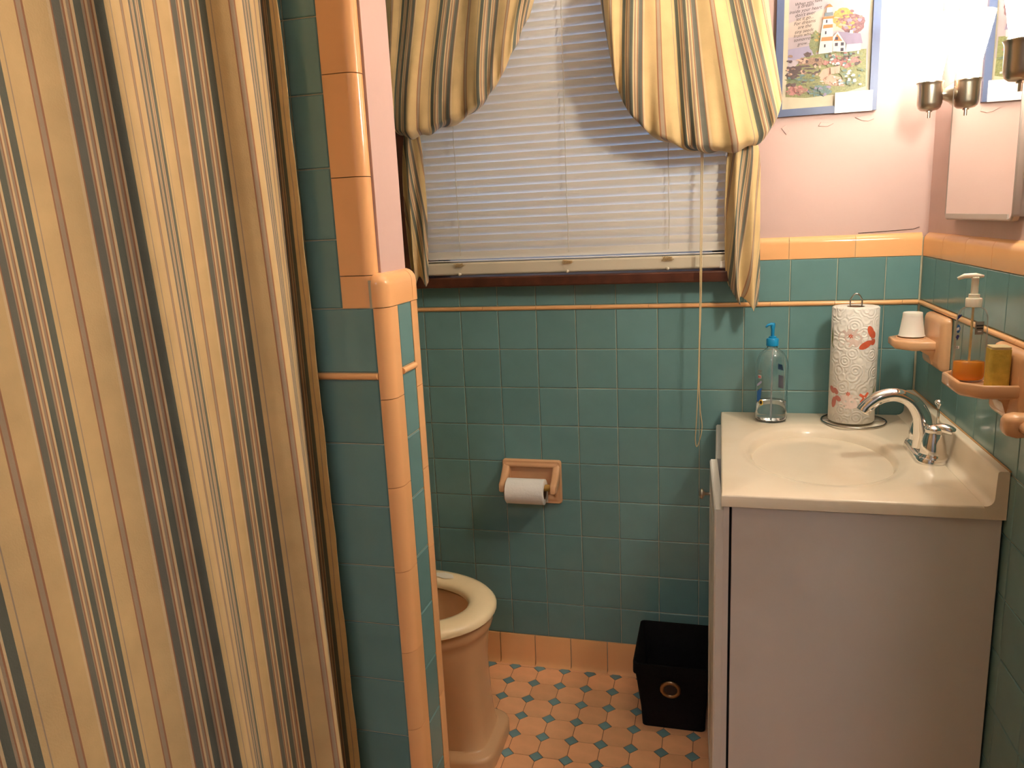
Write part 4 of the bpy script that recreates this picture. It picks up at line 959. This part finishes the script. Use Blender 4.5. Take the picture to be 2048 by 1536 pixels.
# ------------------------------------------------------------------ toilet paper holder and roll
hp = thing('toilet_paper_holder', 'peach ceramic recessed paper holder on the teal tile wall', 'holder')
hx0, hx1, hz0, hz1 = .2135, .3860, .5255, .6540
bm = bmesh.new()
def rrect(x0, x1, z0, z1, r, y, n=4): return [(a, y, b) for a, b in rounded(x0, x1, z0, z1, r, n)]
loft(bm, [rrect(hx0, hx1, hz0, hz1, .008, -.0008), rrect(hx0, hx1, hz0, hz1, .008, -.009), rrect(hx0 + .003, hx1 - .003, hz0 + .003, hz1 - .003, .007, -.0135), rrect(hx0 + .008, hx1 - .008, hz0 + .008, hz1 - .008, .006, -.012), rrect(hx0 + .011, hx1 - .011, hz0 + .011, hz1 - .011, .006, -.015), rrect(hx0 + .016, hx1 - .016, hz0 + .016, hz1 - .016, .006, -.0165), rrect(hx0 + .021, hx1 - .021, hz0 + .021, hz1 - .021, .005, -.014), rrect(hx0 + .024, hx1 - .024, hz0 + .024, hz1 - .024, .005, -.003)], True, True, True)
smooth_sharp(obj('frame_plate', bm, PEACH_CER, hp), 60)
for sg, xa in ((-1, hx0 + .0125), (1, hx1 - .0125)):
    bm = bmesh.new(); rings = []
    for y, z, hw, hh in ((-.012, .622, .0105, .020), (-.030, .606, .0105, .019), (-.052, .592, .010, .0165), (-.066, .588, .0095, .0145), (-.073, .587, .007, .010)):
        rings.append([(xa + a, y, z + b) for a, b in rounded(-hw, hw, -hh, hh, min(hw, hh) * .7, 4)])
    loft(bm, rings, True, True, True); smooth_sharp(obj('arm', bm, PEACH_CER, hp), 60)
obj('roller', tube([(hx0 + .02, -.056, .589), (hx1 - .02, -.056, .589)], .0095, 18), WOODR, hp, True)
tr = thing('toilet_roll', 'nearly used white toilet roll hanging on the ceramic holder', 'toilet paper')
rc = (0, -.060, .578); xa, xb = .240, .349
smooth_sharp(obj('roll', lathe([(.021, xa), (.0345, xa), (.036, xa + .001), (.036, xb - .001), (.0345, xb), (.021, xb)], rc, 48, 'x'), PAPER, tr), 50)
obj('core', lathe([(.0212, xa + .0005), (.0212, xb - .0005), (.0196, xb - .0005), (.0196, xa + .0005)], rc, 36, 'x'), CARD, tr, True)
bm = bmesh.new(); R_ = []
for y, z in ((-.0245, .578), (-.0236, .566), (-.0250, .552), (-.0268, .540), (-.0265, .534)): R_.append([(xa + .016, y, z), (xb, y, z), (xb, y + .0006, z), (xa + .016, y + .0006, z)])
loft(bm, R_, True, True, True); obj('loose_sheet', bm, PAPER, tr)

# ------------------------------------------------------------------ toilet
to = thing('toilet', 'peach porcelain toilet with cream seat behind the partition wall', 'toilet')
TY = -.392
def egg(xf, xb, hw, n_exp, z, n=48, y0=TY):
    xc = xb + (xf - xb) * .48; pts = []
    for i in range(n):
        a = 2 * pi * i / n; ca, sa = cos(a), sin(a); e = 2 / n_exp
        x = xc + (abs(ca) ** e) * (1 if ca > 0 else -1) * ((xf - xc) if ca > 0 else (xc - xb))
        y = y0 + (abs(sa) ** e) * (1 if sa > 0 else -1) * hw
        pts.append((x, y, z))
    return pts
bm = bmesh.new()
prof = [(.290, -.22, .118, 6, 0), (.290, -.22, .118, 6, .030), (.288, -.22, .116, 6, .036), (.283, -.22, .112, 5.5, .040), (.266, -.22, .097, 5.5, .0415), (.262, -.22, .092, 5.5, .046), (.256, -.22, .090, 5, .10), (.252, -.21, .098, 4.2, .18), (.252, -.20, .115, 3.3, .235), (.257, -.19, .138, 2.6, .285), (.263, -.19, .155, 2.25, .318), (.265, -.19, .163, 2.15, .335), (.273, -.19, .170, 2.1, .342), (.276, -.19, .173, 2.1, .352), (.276, -.19, .174, 2.1, .368), (.272, -.19, .170, 2.1, .375), (.245, -.16, .14, 2.1, .376), (.222, -.13, .120, 2.1, .370), (.215, -.12, .113, 2.1, .34), (.19, -.09, .095, 2.1, .28), (.13, -.03, .06, 2.0, .22), (.08, .0, .03, 2, .205)]
loft(bm, [egg(*p) for p in prof], True, True, True); smooth_sharp(obj('bowl', bm, TOILET, to), 45)
bm = bmesh.new(); cs = []
for t, z in ((0, .379), (.12, .377), (.5, .377), (.88, .377), (1, .380), (1.0, .388), (.90, .3965), (.72, .4005), (.5, .4015), (.28, .4005), (.1, .397), (0, .389)):
    o_ = egg(.286, -.19, .183, 2.1, z); i_ = egg(.215, -.12, .112, 2.1, z)
    cs.append([tuple(Vector(i_[k]).lerp(Vector(o_[k]), t)) for k in range(48)])
cs.append(cs[0]); loft(bm, cs); bmesh.ops.remove_doubles(bm, verts=bm.verts[:], dist=1e-6); smooth_sharp(obj('seat', bm, SEAT, to), 60)
bm = bmesh.new(); bx_ = lambda *a: box(bm, *a)
obj('tank', bbox(-.43, -.245, TY - .235, TY + .235, .36, .70, .02, 3), TOILET, to); bm.free()
obj('tank_lid', bbox(-.44, -.235, TY - .245, TY + .245, .701, .735, .012, 3), TOILET, to)
obj('tank_foot', bbox(-.42, -.18, TY - .11, TY + .11, .0, .365, .02, 3), TOILET, to)
bm = bmesh.new(); loft(bm, [[(x, y, z) for x, y, z in egg(.0, .0001, .01, 2, 0)][:0] or [(-.218 - (.012 if k else 0), TY + .18 * cos(2 * pi * i / 40) , .60 + .20 * sin(2 * pi * i / 40)) for i in range(40)] for k in (0, 1)], True, True, True); obj('lid', bm, SEAT, to)
obj('water', lathe([(.001, .0), (.055, 0)], (.10, TY, .236), 24), mat('bowl_water', (.10, .05, .025), .03), to)
bm = bmesh.new(); pk = [(.10, .108), (.14, .118), (.165, .108), (.175, .088), (.150, .082), (.12, .095)]
bm.faces.new([bm.verts.new((x - .035, TY + .035 + y, .4018)) for x, y in pk]); obj('worn_patch', bm, mat('worn_white', (.80, .74, .62), .5), to)

# ------------------------------------------------------------------ waste bin
wbn = thing('waste_bin', 'black fabric waste bin with bronze grommet between wall and vanity', 'bin')
def binr(x0, x1, y0, y1, z, r=.012): return [(a, b, z) for a, b in rounded(x0, x1, y0, y1, r, 4)]
bm = bmesh.new()
loft(bm, [binr(.628, .790, -.228, -.060, .001), binr(.6255, .7915, -.232, -.056, .05), binr(.616, .7985, -.246, -.042, .140), binr(.610, .803, -.2535, -.034, .185), binr(.609, .804, -.2545, -.033, .196), binr(.6115, .8015, -.252, -.0355, .1975), binr(.614, .799, -.2495, -.038, .195), binr(.622, .792, -.240, -.048, .12), binr(.632, .786, -.224, -.064, .008)], True, True, True)
smooth_sharp(obj('bin_body', bm, BLACKF, wbn), 50)
bm = bmesh.new()
loft(bm, [binr(.6082, .8048, -.2553, -.0322, .167), binr(.6076, .8054, -.2560, -.0316, .170), binr(.6080, .8050, -.2556, -.0320, .197)], True, False, False); obj('rim_band', bm, BLACKF, wbn)
gm = Matrix.Translation((.703, -.2462, .1265)) @ Matrix.Rotation(radians(90 + 8), 4, 'X')
bm = lathe([(.0165, .001), (.0172, .0035), (.0205, .0045), (.0255, .0032), (.027, .0005), (.027, -.0015), (.0165, -.0015), (.0165, .001)], (0, 0, 0), 40); bmesh.ops.transform(bm, matrix=gm, verts=bm.verts[:]); obj('grommet', bm, BRONZE, wbn, True)
bm = lathe([(.0003, .0006), (.0168, .0006)], (0, 0, 0), 32); bmesh.ops.transform(bm, matrix=gm, verts=bm.verts[:]); obj('grommet_hole', bm, mat('grommet_inner', (.035, .022, .015), .6), wbn)
bpy.context.view_layer.update()
